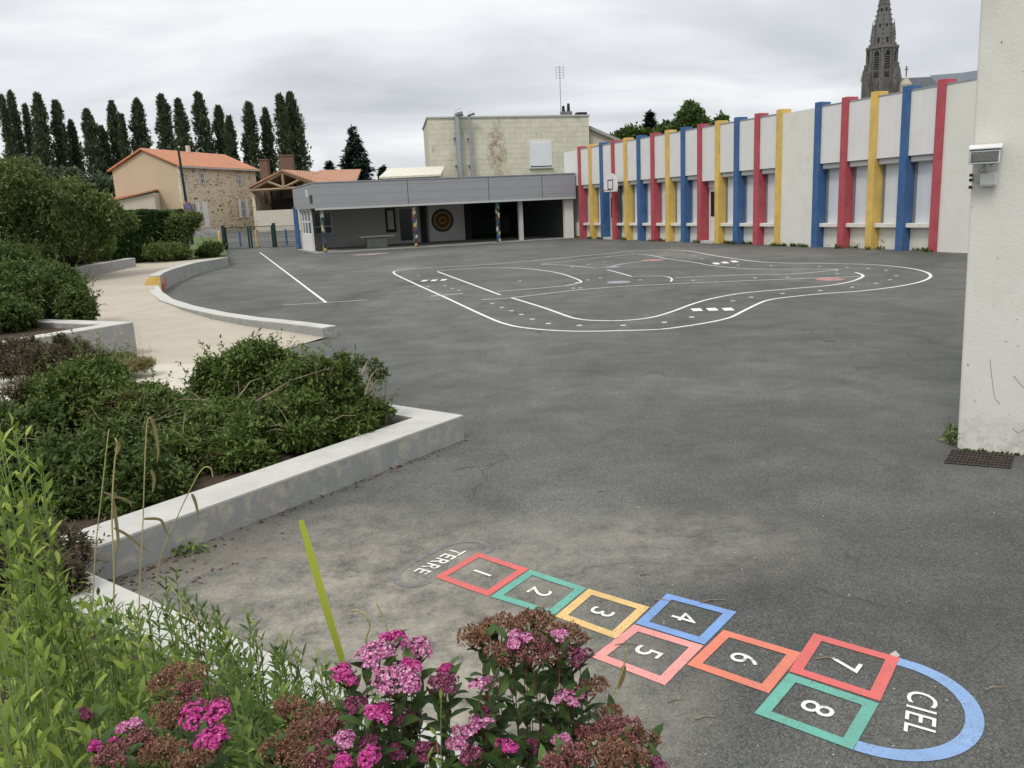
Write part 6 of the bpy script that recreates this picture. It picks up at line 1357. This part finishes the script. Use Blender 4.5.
# spiraea bushes ----------------------------------------------------
def flower_head(parent, c, rad, mat, seed, flat=.62, size=.0046):
    r = np.random.default_rng(seed); 
    n = int(620 * (rad / .04) ** 1.7) + 60
    # several sub-clusters forming an uneven flat dome
    k = max(6, int(15 * rad / .04)); sub = r.normal(size=(k, 2)); sub = sub / (1e-6 + np.linalg.norm(sub, axis=1, keepdims=True)) * np.sqrt(r.random((k, 1))) * rad * .78
    sr = rad * r.uniform(.30, .46, k); j = r.integers(0, k, n); d = unit(r.normal(size=(n, 3))); d[:, 2] = np.abs(d[:, 2]) * .9 - .15
    P = np.zeros((n, 3)); P[:, :2] = sub[j]; P[:, 2] = rad * flat * (1 - (np.linalg.norm(sub[j], axis=1) / rad) ** 2) * .8
    P = P + unit(d) * sr[j][:, None] * r.uniform(.82, 1.05, (n, 1)) + np.array(c)
    nrm = unit(unit(d) + [0, 0, .35]); V = []; Fc = []
    if mat in ('fl_brown', 'fl_mauve'):
        # dry seed cups: tiny three-sided bits
        k3 = 3; A = np.repeat(P, k3, 0); B = unit(np.repeat(nrm, k3, 0) * .6 + .8 * r.normal(size=(n * k3, 3)))
        V, Fc = leaves(A, B, size * r.uniform(.6, 1.25, n * k3), size * .5)
    else:
        k3 = 5; t1 = unit(np.cross(nrm, r.normal(size=nrm.shape))); t2 = np.cross(nrm, t1); ang = np.tile(np.arange(k3) * 2 * math.pi / k3, n)[:, None]
        A = np.repeat(P, k3, 0); B = np.repeat(t1, k3, 0) * np.cos(ang) + np.repeat(t2, k3, 0) * np.sin(ang) + .25 * np.repeat(nrm, k3, 0)
        S_ = np.cross(np.repeat(nrm, k3, 0), unit(B)); s0 = np.repeat(size * r.uniform(.5, .75, n), k3)[:, None]
        mid = A + unit(B) * s0 * .6; Vv = np.stack([A, mid + S_ * s0 * .42, A + unit(B) * s0, mid - S_ * s0 * .42], 1).reshape(-1, 3); V = Vv; Fc = np.arange(len(A))[:, None] * 4 + np.array([[0, 1, 2, 3]])
    return npmesh('flower_head', V, Fc, mat, parent)
Z2 = lambda x, y, r_, m, dd: (280 + x / 2.56, 500 + y / 2.56, r_ / 2.56, m, dd)
Z1 = lambda x, y, r_, m, dd: (x / 2.087, 400 + y / 2.087, r_ / 2.087, m, dd)
def spiraea(lab, heads, seed, base_dx=0, nleaf=44, L=.052, W_=.019):
    r = random.Random(seed); cx_ = sum(h[0] for h in heads) / len(heads); c = D(cx_, 740, 1.35); c.z = bankz(c)
    t = thing('spiraea_bush', lab, 'flowering shrub', c, group=None); mb = MB(); LV = []
    for i, (px, py, rp, m, dd) in enumerate(heads):
        p = D(px, py + rp * .3, dd); rad = rp * dd / F * 1.22
        flower_head(t, tuple(p), rad, m, seed * 100 + i)
        for j in range(2 if rad < .03 else 3):
            tip_ = p + Vector((r.uniform(-.5, .5) * rad, r.uniform(-.5, .5) * rad, -.003)); b = Vector((c.x + (p.x - c.x) * .55 + r.uniform(-.03, .03), c.y + (p.y - c.y) * .4 + r.uniform(-.03, .03), c.z - .02))
            leafy_stem(mb, LV, b, tip_, nleaf, L, W_, .0022, bow=.035, start=.35, droop=.5, upd=.15, seed=seed * 997 + i * 7 + j, small_top=.75)
        for j in range(7):   # ribs of the corymb
            a = r.uniform(0, 6.28); mb.tube([p + Vector((0, 0, -rad * .6)), p + Vector((math.cos(a) * rad * .6, math.sin(a) * rad * .6, rad * .1))], [.0012, .0008], 4)
    mb.build('stems', 'stem_red', t, True); V, Fc = merge(LV); npmesh('foliage', V, Fc, 'lf_spir', t, True); return t
hA_ = [Z2(290, 358, 32, 'fl_mag', 1.02), Z2(248, 400, 50, 'fl_light', 1.0), Z2(350, 385, 48, 'fl_light', 1.05), Z2(170, 447, 42, 'fl_mag', 1.0), Z2(300, 462, 58, 'fl_light', .96), Z2(325, 430, 34, 'fl_mag', 1.0), Z2(405, 468, 46, 'fl_dark', 1.0), Z2(430, 440, 26, 'fl_mag', 1.04), Z2(245, 552, 42, 'fl_mag', .93), Z2(188, 525, 30, 'fl_dark', .96), Z2(200, 665, 52, 'fl_mag', .86), Z2(160, 618, 36, 'fl_light', .9), Z2(240, 620, 34, 'fl_dark', .93), Z2(330, 560, 30, 'fl_dark', 1.02), Z2(380, 640, 34, 'fl_dark', .95), Z2(300, 640, 30, 'fl_dark', .95)]
spiraea('flowering bush with bright pink and magenta flower heads at the bottom centre', hA_, 1)
hB_ = [Z2(500, 350, 40, 'fl_brown', 1.05), Z2(565, 332, 55, 'fl_brown', 1.08), Z2(650, 315, 52, 'fl_brown', 1.12), Z2(728, 350, 50, 'fl_brown', 1.08), Z2(640, 385, 60, 'fl_mauve', 1.0), Z2(700, 390, 46, 'fl_mauve', 1.03), Z2(610, 358, 34, 'fl_light', 1.0), Z2(712, 348, 24, 'fl_light', 1.0), Z2(765, 398, 34, 'fl_dark', 1.03), Z2(572, 392, 44, 'fl_brown', 1.02), Z2(528, 480, 36, 'fl_light', 1.0), Z2(740, 505, 34, 'fl_light', 1.0), Z2(510, 572, 36, 'fl_light', .98), Z2(465, 605, 40, 'fl_light', .98), Z2(575, 632, 28, 'fl_mag', .95), Z2(530, 545, 26, 'fl_dark', 1.02), Z2(640, 630, 22, 'fl_dark', .98), Z2(500, 655, 34, 'fl_dark', .92)]
spiraea('tall flowering bush with broad brown seed heads and a few pink ones', hB_, 2, nleaf=46)
hC_ = [Z2(785, 480, 48, 'fl_brown', 1.05), Z2(850, 545, 40, 'fl_brown', 1.05), Z2(870, 592, 56, 'fl_mauve', 1.0), Z2(925, 615, 46, 'fl_brown', 1.02), Z2(800, 600, 44, 'fl_mauve', 1.0), Z2(830, 655, 66, 'fl_brown', .93), Z2(720, 612, 30, 'fl_light', .98), Z2(745, 655, 44, 'fl_mauve', .93), Z2(905, 668, 44, 'fl_brown', .95), Z2(968, 676, 30, 'fl_dark', .96), Z2(690, 680, 40, 'fl_mauve', .9)]
spiraea('flowering bush of mostly rusty brown seed heads at the right end of the flower bed', hC_, 3, nleaf=36)
hD_ = [Z1(375, 585, 50, 'fl_brown', 1.1), Z1(355, 655, 38, 'fl_brown', 1.0), Z1(345, 742, 46, 'fl_brown', .92), Z1(430, 655, 46, 'fl_mag', .98), Z1(442, 712, 38, 'fl_mag', .92), Z1(276, 682, 26, 'fl_light', 1.0), Z1(200, 722, 18, 'fl_mag', .98), Z1(238, 714, 13, 'fl_mag', .98), Z1(300, 710, 34, 'fl_mauve', .97), Z1(240, 745, 36, 'fl_mauve', .92), Z1(180, 655, 20, 'fl_dark', 1.1), Z1(395, 610, 30, 'fl_mauve', 1.06), Z1(400, 760, 40, 'fl_brown', .88)]
spiraea('low flowering bush with two magenta heads among brown ones at the lower left', hD_, 4, nleaf=36)
hE_ = [Z2(30, 535, 42, 'fl_brown', 1.05), Z2(110, 555, 52, 'fl_brown', 1.03), Z2(125, 592, 50, 'fl_mauve', .98), Z2(40, 600, 40, 'fl_brown', .97), Z2(20, 650, 44, 'fl_brown', .92), Z2(95, 655, 48, 'fl_mauve', .9), Z2(-20, 640, 40, 'fl_brown', .93), Z2(60, 690, 44, 'fl_brown', .88)]
spiraea('flowering bush with orange-brown withered heads left of the bright pink ones', hE_, 5, nleaf=36)
plant('leafy_shoot', 'fresh pale green leafy shoots in front of the pink flower heads', stem_list([(441, 700, .92), (436, 735, .85), (428, 760, .8)], .02), 'lf_lime', 'stem_green', .026, .009, 16, .002, 31, upd=.5, start=.5)
